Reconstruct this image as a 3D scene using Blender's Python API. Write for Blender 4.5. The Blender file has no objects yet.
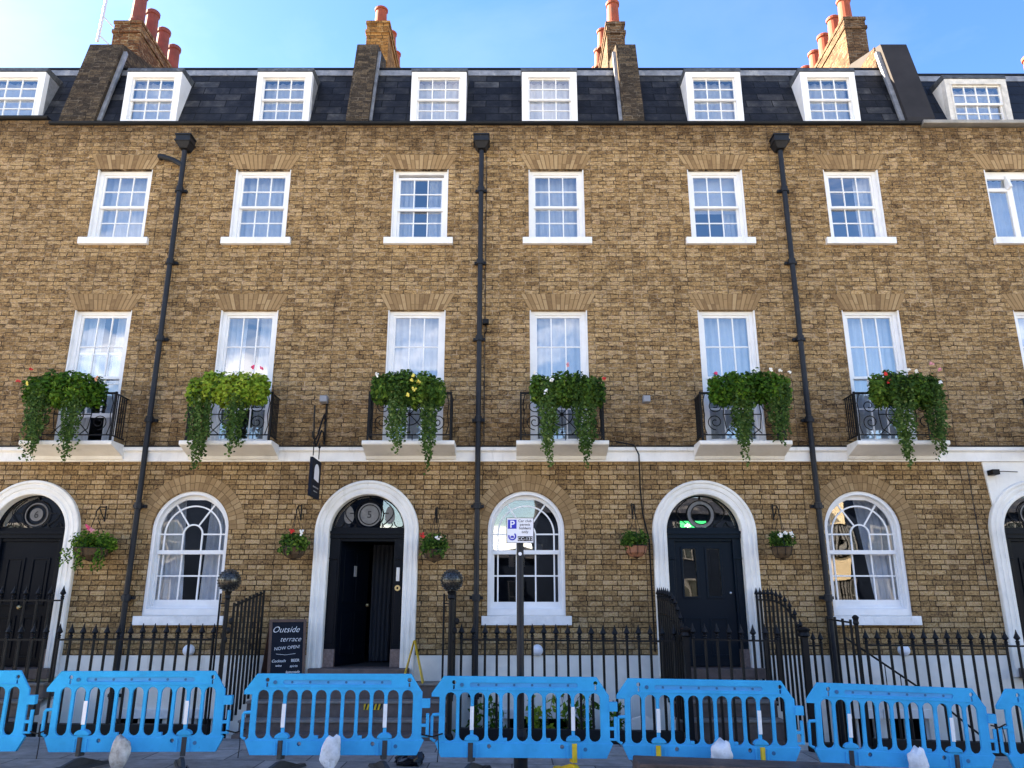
import bpy, bmesh, math, random
from mathutils import Vector, Matrix
from mathutils.geometry import tessellate_polygon
rnd = random.Random(7)
R = math.radians
PI = math.pi
C = bpy.context.scene.collection

# ------------------------------------------------------------------ camera, sky, sun, exposure
cam_d = bpy.data.cameras.new('camera')
cam = bpy.data.objects.new('camera', cam_d); C.objects.link(cam)
cam.location = (0, -11.9, 1.8); cam.rotation_euler = (R(90 + 15.8), 0, 0)
cam_d.sensor_width = 36; cam_d.lens = 27.07; cam_d.clip_end = 3000
bpy.context.scene.camera = cam

SUN_EL, SUN_AZ = 34, -66          # azimuth from +Y (behind the terrace) towards -X (left)
w = bpy.data.worlds.new('World'); bpy.context.scene.world = w; w.use_nodes = True
nt = w.node_tree; N = nt.nodes; Lk = nt.links
bg = N['Background']
sky = N.new('ShaderNodeTexSky'); sky.sky_type = 'NISHITA'; sky.sun_disc = False
sky.sun_elevation = R(SUN_EL); sky.sun_rotation = R(SUN_AZ)
sky.air_density = 1.0; sky.dust_density = 0.25; sky.ozone_density = 1.6
tc = N.new('ShaderNodeTexCoord')
mp = N.new('ShaderNodeMapping'); mp.inputs['Scale'].default_value = (1.0, 1.6, 3.0); mp.inputs['Location'].default_value = (0.3, 0.15, 0.4)
mp.inputs['Rotation'].default_value = (0.1, 0.5, 0.2)
cn = N.new('ShaderNodeTexNoise'); cn.inputs['Scale'].default_value = 1.7; cn.inputs['Detail'].default_value = 9; cn.inputs['Roughness'].default_value = 0.62; cn.inputs['Distortion'].default_value = 0.5
cr = N.new('ShaderNodeValToRGB'); cr.color_ramp.elements[0].position = 0.52; cr.color_ramp.elements[1].position = 0.86
cr.color_ramp.elements[1].color = (0.75, 0.75, 0.75, 1)
mx = N.new('ShaderNodeMix'); mx.data_type = 'RGBA'
mx.inputs[7].default_value = (16.0, 16.1, 16.3, 1)
Lk.new(tc.outputs['Generated'], mp.inputs[0]); Lk.new(mp.outputs[0], cn.inputs['Vector']); Lk.new(cn.outputs[0], cr.inputs[0])
sepw = N.new('ShaderNodeSeparateXYZ'); Lk.new(tc.outputs['Generated'], sepw.inputs[0])
mrw = N.new('ShaderNodeMapRange'); mrw.inputs['From Min'].default_value = 0.35; mrw.inputs['From Max'].default_value = -0.35
mrw.inputs['To Min'].default_value = 0.05; mrw.inputs['To Max'].default_value = 1.0
Lk.new(sepw.outputs['Y'], mrw.inputs['Value'])         # more cloud across the street than over the roofs, added as unseen fill light
mrz = N.new('ShaderNodeMapRange'); mrz.inputs['From Min'].default_value = 0.12; mrz.inputs['From Max'].default_value = 0.36; mrz.inputs['To Min'].default_value = 1.5; mrz.inputs['To Max'].default_value = 0.26
Lk.new(sepw.outputs['Z'], mrz.inputs['Value'])         # and more of it low down
mmz = N.new('ShaderNodeMath'); mmz.operation = 'MULTIPLY'; Lk.new(mrw.outputs[0], mmz.inputs[0]); Lk.new(mrz.outputs[0], mmz.inputs[1])
mmw = N.new('ShaderNodeMath'); mmw.operation = 'MULTIPLY'; mmw.use_clamp = True; Lk.new(cr.outputs[0], mmw.inputs[0]); Lk.new(mmz.outputs[0], mmw.inputs[1])
hs = N.new('ShaderNodeHueSaturation'); hs.inputs['Hue'].default_value = 0.512; hs.inputs['Saturation'].default_value = 1.36; hs.inputs['Value'].default_value = 0.49
Lk.new(sky.outputs[0], hs.inputs['Color'])
Lk.new(mmw.outputs[0], mx.inputs[0]); Lk.new(hs.outputs[0], mx.inputs[6]); Lk.new(mx.outputs[2], bg.inputs[0])
bg.inputs[1].default_value = 0.12

sd = bpy.data.lights.new('sun', 'SUN'); so = bpy.data.objects.new('sun', sd); C.objects.link(so)
sd.energy = 5.0; sd.angle = R(0.5); sd.color = (1.0, 0.93, 0.82)
e, a = R(SUN_EL), R(SUN_AZ)
sun_vec = Vector((math.cos(e) * math.sin(a), math.cos(e) * math.cos(a), math.sin(e)))
so.rotation_euler = sun_vec.to_track_quat('Z', 'Y').to_euler()
vs = bpy.context.scene.view_settings
vs.view_transform = 'Standard'; vs.look = 'None'; vs.gamma = 1; vs.exposure = 3.2
vs.use_white_balance = True; vs.white_balance_temperature = 8500; vs.white_balance_tint = 14
bpy.context.scene.render.engine = 'CYCLES'

# ------------------------------------------------------------------ mesh helpers
class MB:
    def __init__(s): s.v = []; s.f = []; s.c = []; s.cur = 0.5
    def quad(s, *p):
        i = len(s.v); s.v += [tuple(q) for q in p]; s.f.append(tuple(range(i, i + len(p)))); s.c.append(s.cur)
    def box(s, x0, x1, y0, y1, z0, z1):
        i = len(s.v)
        s.v += [(x0,y0,z0),(x1,y0,z0),(x1,y1,z0),(x0,y1,z0),(x0,y0,z1),(x1,y0,z1),(x1,y1,z1),(x0,y1,z1)]
        for q in ((0,3,2,1),(4,5,6,7),(0,1,5,4),(1,2,6,5),(2,3,7,6),(3,0,4,7)):
            s.f.append(tuple(i + k for k in q)); s.c.append(s.cur)
        return s
    def hexa(s, b, t):
        i = len(s.v); s.v += [tuple(p) for p in b] + [tuple(p) for p in t]
        for q in ((0,3,2,1),(4,5,6,7),(0,1,5,4),(1,2,6,5),(2,3,7,6),(3,0,4,7)):
            s.f.append(tuple(i + k for k in q)); s.c.append(s.cur)
        return s
    def shape(s, outer, holes, d0, d1, axis='y'):
        """flat outline (u, v) with holes, thick from d0 to d1 along the axis"""
        def P(u, v, d):
            return (u, d, v) if axis == 'y' else ((d, u, v) if axis == 'x' else (u, v, d))
        loops = [outer] + list(holes)
        flat = [p for l in loops for p in l]
        tris = tessellate_polygon([[Vector((p[0], p[1], 0)) for p in l] for l in loops])
        i = len(s.v); n = len(flat)
        s.v += [P(p[0], p[1], d0) for p in flat] + [P(p[0], p[1], d1) for p in flat]
        for t in tris:
            s.f.append((i + t[0], i + t[1], i + t[2])); s.c.append(s.cur)
            s.f.append((i + n + t[2], i + n + t[1], i + n + t[0])); s.c.append(s.cur)
        k = 0
        for l in loops:
            m = len(l)
            for j in range(m):
                a_, b_ = i + k + j, i + k + (j + 1) % m
                s.f.append((a_, b_, b_ + n, a_ + n)); s.c.append(s.cur)
            k += m
        return s
    def tube(s, pts, r, n=6, r2=None, cap=True):
        pts = [Vector(p) for p in pts]
        up = Vector((0, 0, 1)); base = len(s.v); m = len(pts)
        prev = None
        for k, p in enumerate(pts):
            t = (pts[min(k + 1, m - 1)] - pts[max(k - 1, 0)]).normalized()
            if prev is None:
                ref = up if abs(t.z) < 0.9 else Vector((1, 0, 0))
                x = t.cross(ref).normalized()
            else:
                x = (prev - t * prev.dot(t)).normalized()
            prev = x; y = t.cross(x)
            rr = r if r2 is None else r + (r2 - r) * k / (m - 1)
            for q in range(n):
                an = 2 * PI * q / n + PI / n
                s.v.append(tuple(p + x * math.cos(an) * rr + y * math.sin(an) * rr))
        for k in range(m - 1):
            for q in range(n):
                a_ = base + k * n + q; b_ = base + k * n + (q + 1) % n
                s.f.append((a_, b_, b_ + n, a_ + n)); s.c.append(s.cur)
        if cap:
            s.f.append(tuple(base + q for q in range(n))); s.c.append(s.cur)
            s.f.append(tuple(base + (m - 1) * n + q for q in range(n))[::-1]); s.c.append(s.cur)
        return s
    def lathe(s, cx, cy, prof, n=14):
        base = len(s.v); m = len(prof)
        for r, z in prof:
            for q in range(n):
                an = 2 * PI * q / n
                s.v.append((cx + r * math.cos(an), cy + r * math.sin(an), z))
        for k in range(m - 1):
            for q in range(n):
                a_ = base + k * n + q; b_ = base + k * n + (q + 1) % n
                s.f.append((a_, b_, b_ + n, a_ + n)); s.c.append(s.cur)
        s.f.append(tuple(base + q for q in range(n))); s.c.append(s.cur)
        s.f.append(tuple(base + (m - 1) * n + q for q in range(n))[::-1]); s.c.append(s.cur)
        return s
    def sphere(s, c, r, nu=12, nv=8, sc=(1, 1, 1)):
        prof = []
        for k in range(nv + 1):
            t = -PI / 2 + PI * k / nv
            prof.append((max(1e-4, math.cos(t)) * r, math.sin(t) * r))
        i = len(s.v); s.lathe(0, 0, prof, nu)
        for k in range(i, len(s.v)):
            v = s.v[k]; s.v[k] = (c[0] + v[0] * sc[0], c[1] + v[1] * sc[1], c[2] + v[2] * sc[2])
        return s
    def leaf(s, p, size, nrm=None, aspect=1.6):
        n = nrm or Vector((rnd.gauss(0, 1), rnd.gauss(0, 1), rnd.gauss(0, 1)))
        n = n.normalized()
        t = n.cross(Vector((rnd.gauss(0, 1), rnd.gauss(0, 1), rnd.gauss(0, 1)))).normalized(); b = n.cross(t)
        p = Vector(p); L = size * aspect * .5; W = size * .5
        s.quad(p - t * L, p + b * W + n * W * .3, p + t * L, p - b * W + n * W * .3)
    def mesh(s, name, mat=None, smooth=False, recalc=True, attr=False):
        me = bpy.data.meshes.new(name); me.from_pydata(s.v, [], s.f)
        if attr:
            at = me.attributes.new('var', 'FLOAT', 'FACE'); at.data.foreach_set('value', s.c)
        if mat: me.materials.append(mat)
        if recalc:
            bm = bmesh.new(); bm.from_mesh(me); bmesh.ops.recalc_face_normals(bm, faces=bm.faces); bm.to_mesh(me); bm.free()
        if smooth:
            me.polygons.foreach_set('use_smooth', [True] * len(me.polygons))
        me.update(); return me
    def build(s, name, mat, parent=None, bevel=0, smooth=False, recalc=True, attr=False, local=False, kind=None):
        o = bpy.data.objects.new(name, s.mesh(name, mat, smooth, recalc, attr)); C.objects.link(o)
        place(o, parent, local)
        if bevel:
            b = o.modifiers.new('bevel', 'BEVEL'); b.width = bevel; b.segments = 2; b.limit_method = 'ANGLE'; b.angle_limit = R(40)
        if kind: o['kind'] = kind
        return o

def place(o, parent, local=False):
    if parent is not None:
        o.parent = parent
        if not local:
            off = Vector((0, 0, 0)); q = parent
            while q: off += Vector(q.location); q = q.parent
            o.location = -off

def thing(name, label, cat, loc=(0, 0, 0), rz=0, group=None):
    o = bpy.data.objects.new(name, None); C.objects.link(o); o.empty_display_size = .2
    o.location = loc; o.rotation_euler = (0, 0, rz); o['label'] = label; o['category'] = cat
    if group: o['group'] = group
    return o
def tag(o, label, cat, group=None):
    o['label'] = label; o['category'] = cat
    if group: o['group'] = group
    return o
def struct(o): o['kind'] = 'structure'; return o
def part(name, me, parent, loc=(0, 0, 0), rot=None):
    o = bpy.data.objects.new(name, me); C.objects.link(o); o.parent = parent; o.location = loc
    if rot: o.rotation_euler = rot
    return o
def text(s, size, name, mat, parent, M, shear=0, align='LEFT', ex=0.0008, bold=0.0, spacing=1.0):
    cu = bpy.data.curves.new(name, 'FONT'); cu.body = s; cu.size = size; cu.align_x = align; cu.extrude = ex; cu.shear = shear
    cu.offset = bold; cu.space_character = spacing; cu.resolution_u = 3
    t = bpy.data.objects.new('tmp', cu); C.objects.link(t)
    dg = bpy.context.evaluated_depsgraph_get(); me = bpy.data.meshes.new_from_object(t.evaluated_get(dg))
    bpy.data.objects.remove(t); me.name = name
    me.transform(M); me.materials.clear(); me.materials.append(mat)
    o = bpy.data.objects.new(name, me); C.objects.link(o); o.parent = parent
    return o

def rect(x0, x1, z0, z1): return [(x0, z0), (x1, z0), (x1, z1), (x0, z1)]
def arch(cx, hw, z0, zs, n=24, r=None):
    r = r or hw
    return [(cx - hw, z0), (cx + hw, z0)] + [(cx + r * math.cos(PI * k / n), zs + r * math.sin(PI * k / n)) for k in range(n + 1)]
def slot(cx, cz, wd, ht, n=5):
    r = wd / 2; o = []
    for k in range(n + 1): t = PI * k / n; o.append((cx + r * math.cos(t), cz + ht / 2 - r + r * math.sin(t)))
    for k in range(n + 1): t = PI + PI * k / n; o.append((cx + r * math.cos(t), cz - ht / 2 + r + r * math.sin(t)))
    return o
def circ(cx, cz, r, n=16): return [(cx + r * math.cos(2 * PI * k / n), cz + r * math.sin(2 * PI * k / n)) for k in range(n)]

# ------------------------------------------------------------------ materials
def scuff(m, col, scale=(4, 4, 4), lo=.60, hi=.68, amt=.5):
    """dirt or wear with a ragged shape over a paint"""
    t = m.node_tree; b = t.nodes['Principled BSDF']; g = t.nodes.new('ShaderNodeNewGeometry'); mp_ = t.nodes.new('ShaderNodeMapping'); mp_.inputs['Scale'].default_value = scale
    nz = t.nodes.new('ShaderNodeTexNoise'); nz.inputs['Scale'].default_value = 1; nz.inputs['Detail'].default_value = 10; nz.inputs['Roughness'].default_value = .72
    t.links.new(g.outputs['Position'], mp_.inputs[0]); t.links.new(mp_.outputs[0], nz.inputs['Vector'])
    mr = t.nodes.new('ShaderNodeMapRange'); mr.inputs['From Min'].default_value = lo; mr.inputs['From Max'].default_value = hi; mr.inputs['To Max'].default_value = amt
    t.links.new(nz.outputs[0], mr.inputs[0])
    x = t.nodes.new('ShaderNodeMix'); x.data_type = 'RGBA'; x.inputs[7].default_value = (*col, 1); t.links.new(mr.outputs[0], x.inputs[0])
    src = b.inputs['Base Color'].links[0].from_socket if b.inputs['Base Color'].links else None
    if src: t.links.new(src, x.inputs[6])
    else: x.inputs[6].default_value = b.inputs['Base Color'].default_value
    t.links.new(x.outputs[2], b.inputs['Base Color'])

def mat(name, col, rough=.6, metal=0, spec=.5, bump=None, vary=None, trans=None):
    m = bpy.data.materials.new(name); m.use_nodes = True; t = m.node_tree; b = t.nodes['Principled BSDF']
    b.inputs['Base Color'].default_value = (*col, 1); b.inputs['Roughness'].default_value = rough
    b.inputs['Metallic'].default_value = metal; b.inputs['Specular IOR Level'].default_value = spec
    g = t.nodes.new('ShaderNodeNewGeometry')
    if vary:      # (scale, amount, [tint])
        nz = t.nodes.new('ShaderNodeTexNoise'); nz.inputs['Scale'].default_value = vary[0]; nz.inputs['Detail'].default_value = 7; nz.inputs['Roughness'].default_value = .65
        t.links.new(g.outputs['Position'], nz.inputs['Vector'])
        r = t.nodes.new('ShaderNodeValToRGB'); r.color_ramp.elements[0].position = .3; r.color_ramp.elements[1].position = .7
        lo = vary[2] if len(vary) > 2 else tuple(c * (1 - vary[1]) for c in col)
        r.color_ramp.elements[0].color = (*lo, 1); r.color_ramp.elements[1].color = (*[min(1, c * (1 + vary[1] * .4)) for c in col], 1)
        t.links.new(nz.outputs[0], r.inputs[0]); t.links.new(r.outputs[0], b.inputs['Base Color'])
    if bump:      # (scale, distance)
        nz = t.nodes.new('ShaderNodeTexNoise'); nz.inputs['Scale'].default_value = bump[0]; nz.inputs['Detail'].default_value = 5
        t.links.new(g.outputs['Position'], nz.inputs['Vector'])
        bp = t.nodes.new('ShaderNodeBump'); bp.inputs['Distance'].default_value = bump[1]; bp.inputs['Strength'].default_value = 1
        t.links.new(nz.outputs[0], bp.inputs['Height']); t.links.new(bp.outputs[0], b.inputs['Normal'])
    if trans:
        b.inputs['Transmission Weight'].default_value = trans
    return m

def uvz(t):
    """brick coordinates in metres: along the wall face, up"""
    g = t.nodes.new('ShaderNodeNewGeometry'); sp = t.nodes.new('ShaderNodeSeparateXYZ'); sn = t.nodes.new('ShaderNodeSeparateXYZ')
    t.links.new(g.outputs['Position'], sp.inputs[0]); t.links.new(g.outputs['True Normal'], sn.inputs[0])
    ab = t.nodes.new('ShaderNodeMath'); ab.operation = 'ABSOLUTE'; t.links.new(sn.outputs[0], ab.inputs[0])
    gt = t.nodes.new('ShaderNodeMath'); gt.operation = 'GREATER_THAN'; gt.inputs[1].default_value = .7; t.links.new(ab.outputs[0], gt.inputs[0])
    mi = t.nodes.new('ShaderNodeMix'); t.links.new(gt.outputs[0], mi.inputs[0]); t.links.new(sp.outputs[0], mi.inputs[2]); t.links.new(sp.outputs[1], mi.inputs[3])
    cb = t.nodes.new('ShaderNodeCombineXYZ'); t.links.new(mi.outputs[0], cb.inputs[0]); t.links.new(sp.outputs[2], cb.inputs[1])
    return g, sp, cb

def ramp(t, stops, interp='LINEAR'):
    r = t.nodes.new('ShaderNodeValToRGB'); r.color_ramp.interpolation = interp
    el = r.color_ramp.elements
    el[0].position = stops[0][0]; el[0].color = (*stops[0][1], 1); el[1].position = stops[-1][0]; el[1].color = (*stops[-1][1], 1)
    for p, c in stops[1:-1]:
        x = el.new(p); x.color = (*c, 1)
    return r
def mixc(t, mode='MIX', fac=None):
    m = t.nodes.new('ShaderNodeMix'); m.data_type = 'RGBA'; m.blend_type = mode
    if fac is not None: m.inputs[0].default_value = fac
    return m

STOCK = [(0, (.070, .042, .026)), (.09, (.15, .090, .046)), (.24, (.255, .158, .075)), (.52, (.355, .225, .105)), (.74, (.45, .305, .155)), (.90, (.60, .46, .29)), (1, (.28, .14, .085))]
RED = [(0, (.06, .03, .02)), (.3, (.16, .07, .035)), (.6, (.26, .11, .05)), (.85, (.30, .17, .08)), (1, (.36, .26, .14))]
DARK = [(0, (.02, .016, .012)), (.4, (.05, .038, .028)), (.75, (.09, .065, .042)), (1, (.15, .11, .07))]
ORANGE = [(0, (.09, .04, .015)), (.35, (.24, .11, .035)), (.7, (.36, .18, .06)), (1, (.42, .25, .11))]
def brick_mat(name, stops, mortar=(.30, .25, .18), mortar_low=None, house=True):
    m = bpy.data.materials.new(name); m.use_nodes = True; t = m.node_tree; b = t.nodes['Principled BSDF']; L = t.links.new
    g, sp, cb = uvz(t)
    # wobble the courses a little
    wn = t.nodes.new('ShaderNodeTexNoise'); wn.inputs['Scale'].default_value = 14; wn.inputs['Detail'].default_value = 3; L(g.outputs['Position'], wn.inputs['Vector'])
    wv = t.nodes.new('ShaderNodeVectorMath'); wv.operation = 'SUBTRACT'; wv.inputs[1].default_value = (.5, .5, .5); L(wn.outputs['Color'], wv.inputs[0])
    ws = t.nodes.new('ShaderNodeVectorMath'); ws.operation = 'SCALE'; ws.inputs['Scale'].default_value = .030; L(wv.outputs[0], ws.inputs[0])
    if house:
        wm = t.nodes.new('ShaderNodeMapRange'); wm.inputs['From Min'].default_value = 3.9; wm.inputs['From Max'].default_value = 4.3; wm.inputs['To Min'].default_value = .016; wm.inputs['To Max'].default_value = .050; L(sp.outputs[2], wm.inputs[0]); L(wm.outputs[0], ws.inputs['Scale'])
    wa = t.nodes.new('ShaderNodeVectorMath'); wa.operation = 'ADD'; L(cb.outputs[0], wa.inputs[0]); L(ws.outputs[0], wa.inputs[1])
    def bt(c1, c2, mo, size):
        n = t.nodes.new('ShaderNodeTexBrick'); n.inputs['Scale'].default_value = 1; n.inputs['Brick Width'].default_value = .225
        n.inputs['Row Height'].default_value = .0755; n.inputs['Mortar Size'].default_value = size; n.inputs['Mortar Smooth'].default_value = .25
        n.offset = .5; n.squash = .58; n.squash_frequency = 2
        n.inputs['Color1'].default_value = (*c1, 1); n.inputs['Color2'].default_value = (*c2, 1); n.inputs['Mortar'].default_value = (*mo, 1)
        L(wa.outputs[0], n.inputs['Vector']); return n
    n1 = bt((0, 0, 0), (1, 1, 1), (.5, .5, .5), .0072)
    r = ramp(t, stops)
    # per-brick value plus a fine mottling
    n2 = t.nodes.new('ShaderNodeTexNoise'); n2.inputs['Scale'].default_value = 30; n2.inputs['Detail'].default_value = 8; n2.inputs['Roughness'].default_value = .8; L(wa.outputs[0], n2.inputs['Vector'])
    md = t.nodes.new('ShaderNodeMath'); md.operation = 'MULTIPLY_ADD'; md.inputs[1].default_value = 3.2; md.inputs[2].default_value = -1.5; L(n2.outputs[0], md.inputs[0])
    ad = t.nodes.new('ShaderNodeMath'); ad.operation = 'ADD'; ad.use_clamp = True
    sf = t.nodes.new('ShaderNodeMath'); sf.operation = 'MULTIPLY_ADD'; sf.inputs[1].default_value = .60; sf.inputs[2].default_value = .12; L(n1.outputs[0], sf.inputs[0]); L(sf.outputs[0], ad.inputs[0]); L(md.outputs[0], ad.inputs[1])
    L(ad.outputs[0], r.inputs[0])
    # large patches
    n3 = t.nodes.new('ShaderNodeTexNoise'); n3.inputs['Scale'].default_value = .9; n3.inputs['Detail'].default_value = 7; n3.inputs['Roughness'].default_value = .7; L(g.outputs['Position'], n3.inputs['Vector'])
    r3 = ramp(t, [(.28, (.76, .72, .69)), (.48, (1.0, .98, .95)), (.72, (1.16, 1.13, 1.08))]); L(n3.outputs[0], r3.inputs[0])
    x1 = mixc(t, 'MULTIPLY', 1); L(r.outputs[0], x1.inputs[6]); L(r3.outputs[0], x1.inputs[7])
    # mortar: darker on the repointed ground floor, pale and patchy above
    mc = mixc(t); mc.inputs[7].default_value = (*mortar, 1); mc.inputs[6].default_value = (*(mortar_low or mortar), 1)
    if house:
        mr = t.nodes.new('ShaderNodeMapRange'); mr.inputs['From Min'].default_value = 3.9; mr.inputs['From Max'].default_value = 4.0; L(sp.outputs[2], mr.inputs[0]); L(mr.outputs[0], mc.inputs[0])
    if house:  # horizontal shadow lines painted into the brick colour, strongest on the upper floors
        mh = t.nodes.new('ShaderNodeMapping'); mh.inputs['Scale'].default_value = (7, 7, 46); L(g.outputs['Position'], mh.inputs[0])
        nh = t.nodes.new('ShaderNodeTexNoise'); nh.inputs['Scale'].default_value = 1; nh.inputs['Detail'].default_value = 6; nh.inputs['Roughness'].default_value = .7; L(mh.outputs[0], nh.inputs['Vector'])
        rh = ramp(t, [(.36, (.42, .38, .36)), (.52, (1, 1, 1)), (.66, (1.25, 1.22, 1.15))]); L(nh.outputs[0], rh.inputs[0])
        up = t.nodes.new('ShaderNodeMapRange'); up.inputs['From Min'].default_value = 3.9; up.inputs['From Max'].default_value = 4.1; up.inputs['To Min'].default_value = .25; up.inputs['To Max'].default_value = 1.0; L(sp.outputs[2], up.inputs[0])
        xh = mixc(t, 'MULTIPLY'); L(up.outputs[0], xh.inputs[0]); L(x1.outputs[2], xh.inputs[6]); L(rh.outputs[0], xh.inputs[7]); x1 = xh
    n4 = t.nodes.new('ShaderNodeTexNoise'); n4.inputs['Scale'].default_value = 8; n4.inputs['Detail'].default_value = 6; L(g.outputs['Position'], n4.inputs['Vector'])
    r4 = ramp(t, [(.40, (.15, .13, .12)), (.52, (.55, .52, .48)), (.66, (1.5, 1.45, 1.38))]); L(n4.outputs[0], r4.inputs[0])  # dark end paints joint shadow into the patchy mortar
    x2 = mixc(t, 'MULTIPLY', 1); L(mc.outputs[2], x2.inputs[6]); L(r4.outputs[0], x2.inputs[7])
    x3 = mixc(t); L(n1.outputs['Fac'], x3.inputs[0]); L(x1.outputs[2], x3.inputs[6]); L(x2.outputs[2], x3.inputs[7])
    out = x3
    if house:
        # soot under the parapet gutter, and damp soot streaks; pale salts at the very top
        mp_ = t.nodes.new('ShaderNodeMapping'); mp_.inputs['Scale'].default_value = (2.2, 2.2, .5); L(g.outputs['Position'], mp_.inputs[0])
        n5 = t.nodes.new('ShaderNodeTexNoise'); n5.inputs['Scale'].default_value = 1.6; n5.inputs['Detail'].default_value = 8; n5.inputs['Roughness'].default_value = .75; L(mp_.outputs[0], n5.inputs['Vector'])
        z10 = t.nodes.new('ShaderNodeMath'); z10.operation = 'MULTIPLY'; z10.inputs[1].default_value = .1; L(sp.outputs[2], z10.inputs[0])
        mz = ramp(t, [(0, (0, 0, 0)), (.345, (0, 0, 0)), (.396, (.08,) * 3), (.421, (.20,) * 3), (.475, (0, 0, 0)), (.92, (0, 0, 0)), (.975, (.22,) * 3), (1, (.36,) * 3)]); L(z10.outputs[0], mz.inputs[0])
        a2 = t.nodes.new('ShaderNodeMath'); a2.operation = 'ADD'; L(mz.outputs[0], a2.inputs[0]); L(n5.outputs[0], a2.inputs[1])
        r5 = ramp(t, [(.50, (0, 0, 0)), (.80, (1, 1, 1))]); L(a2.outputs[0], r5.inputs[0])
        sc = t.nodes.new('ShaderNodeMath'); sc.operation = 'MULTIPLY'; sc.inputs[1].default_value = .8; L(r5.outputs[0], sc.inputs[0])
        x4 = mixc(t, 'MULTIPLY'); x4.inputs[7].default_value = (.30, .27, .26, 1); L(sc.outputs[0], x4.inputs[0]); L(out.outputs[2], x4.inputs[6]); out = x4
    L(out.outputs[2], b.inputs['Base Color']); b.inputs['Roughness'].default_value = .92; b.inputs['Specular IOR Level'].default_value = .2
    # relief
    iv = t.nodes.new('ShaderNodeMath'); iv.operation = 'MULTIPLY_ADD'; iv.inputs[1].default_value = -1; iv.inputs[2].default_value = 1; L(n1.outputs['Fac'], iv.inputs[0])
    hh = t.nodes.new('ShaderNodeMath'); hh.operation = 'MULTIPLY_ADD'; hh.inputs[1].default_value = .9; L(n2.outputs[0], hh.inputs[0]); L(iv.outputs[0], hh.inputs[2])
    h2 = t.nodes.new('ShaderNodeMath'); h2.operation = 'MULTIPLY_ADD'; h2.inputs[1].default_value = .5; L(n1.outputs[0], h2.inputs[0]); L(hh.outputs[0], h2.inputs[2])
    bp = t.nodes.new('ShaderNodeBump'); bp.inputs['Distance'].default_value = .022; bp.inputs['Strength'].default_value = 1; L(h2.outputs[0], bp.inputs['Height']); L(bp.outputs[0], b.inputs['Normal'])
    return m

def var_mat(name, stops, rough=.9, spec=.2, bump=None, transl=0):
    m = bpy.data.materials.new(name); m.use_nodes = True; t = m.node_tree; b = t.nodes['Principled BSDF']; L = t.links.new
    at = t.nodes.new('ShaderNodeAttribute'); at.attribute_name = 'var'
    r = ramp(t, stops); g = t.nodes.new('ShaderNodeNewGeometry')
    nz = t.nodes.new('ShaderNodeTexNoise'); nz.inputs['Scale'].default_value = 18; nz.inputs['Detail'].default_value = 5; L(g.outputs['Position'], nz.inputs['Vector'])
    md = t.nodes.new('ShaderNodeMath'); md.operation = 'MULTIPLY_ADD'; md.inputs[1].default_value = .5; md.inputs[2].default_value = -.25; L(nz.outputs[0], md.inputs[0])
    ad = t.nodes.new('ShaderNodeMath'); ad.use_clamp = True; L(at.outputs['Fac'], ad.inputs[0]); L(md.outputs[0], ad.inputs[1]); L(ad.outputs[0], r.inputs[0])
    L(r.outputs[0], b.inputs['Base Color']); b.inputs['Roughness'].default_value = rough; b.inputs['Specular IOR Level'].default_value = spec
    if bump:
        bp = t.nodes.new('ShaderNodeBump'); bp.inputs['Distance'].default_value = bump; L(nz.outputs[0], bp.inputs['Height']); L(bp.outputs[0], b.inputs['Normal'])
    if transl:
        tr = t.nodes.new('ShaderNodeBsdfTranslucent'); L(r.outputs[0], tr.inputs[0]); ms = t.nodes.new('ShaderNodeMixShader'); ms.inputs[0].default_value = transl
        L(b.outputs[0], ms.inputs[1]); L(tr.outputs[0], ms.inputs[2]); L(ms.outputs[0], t.nodes['Material Output'].inputs[0])
    return m

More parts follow.
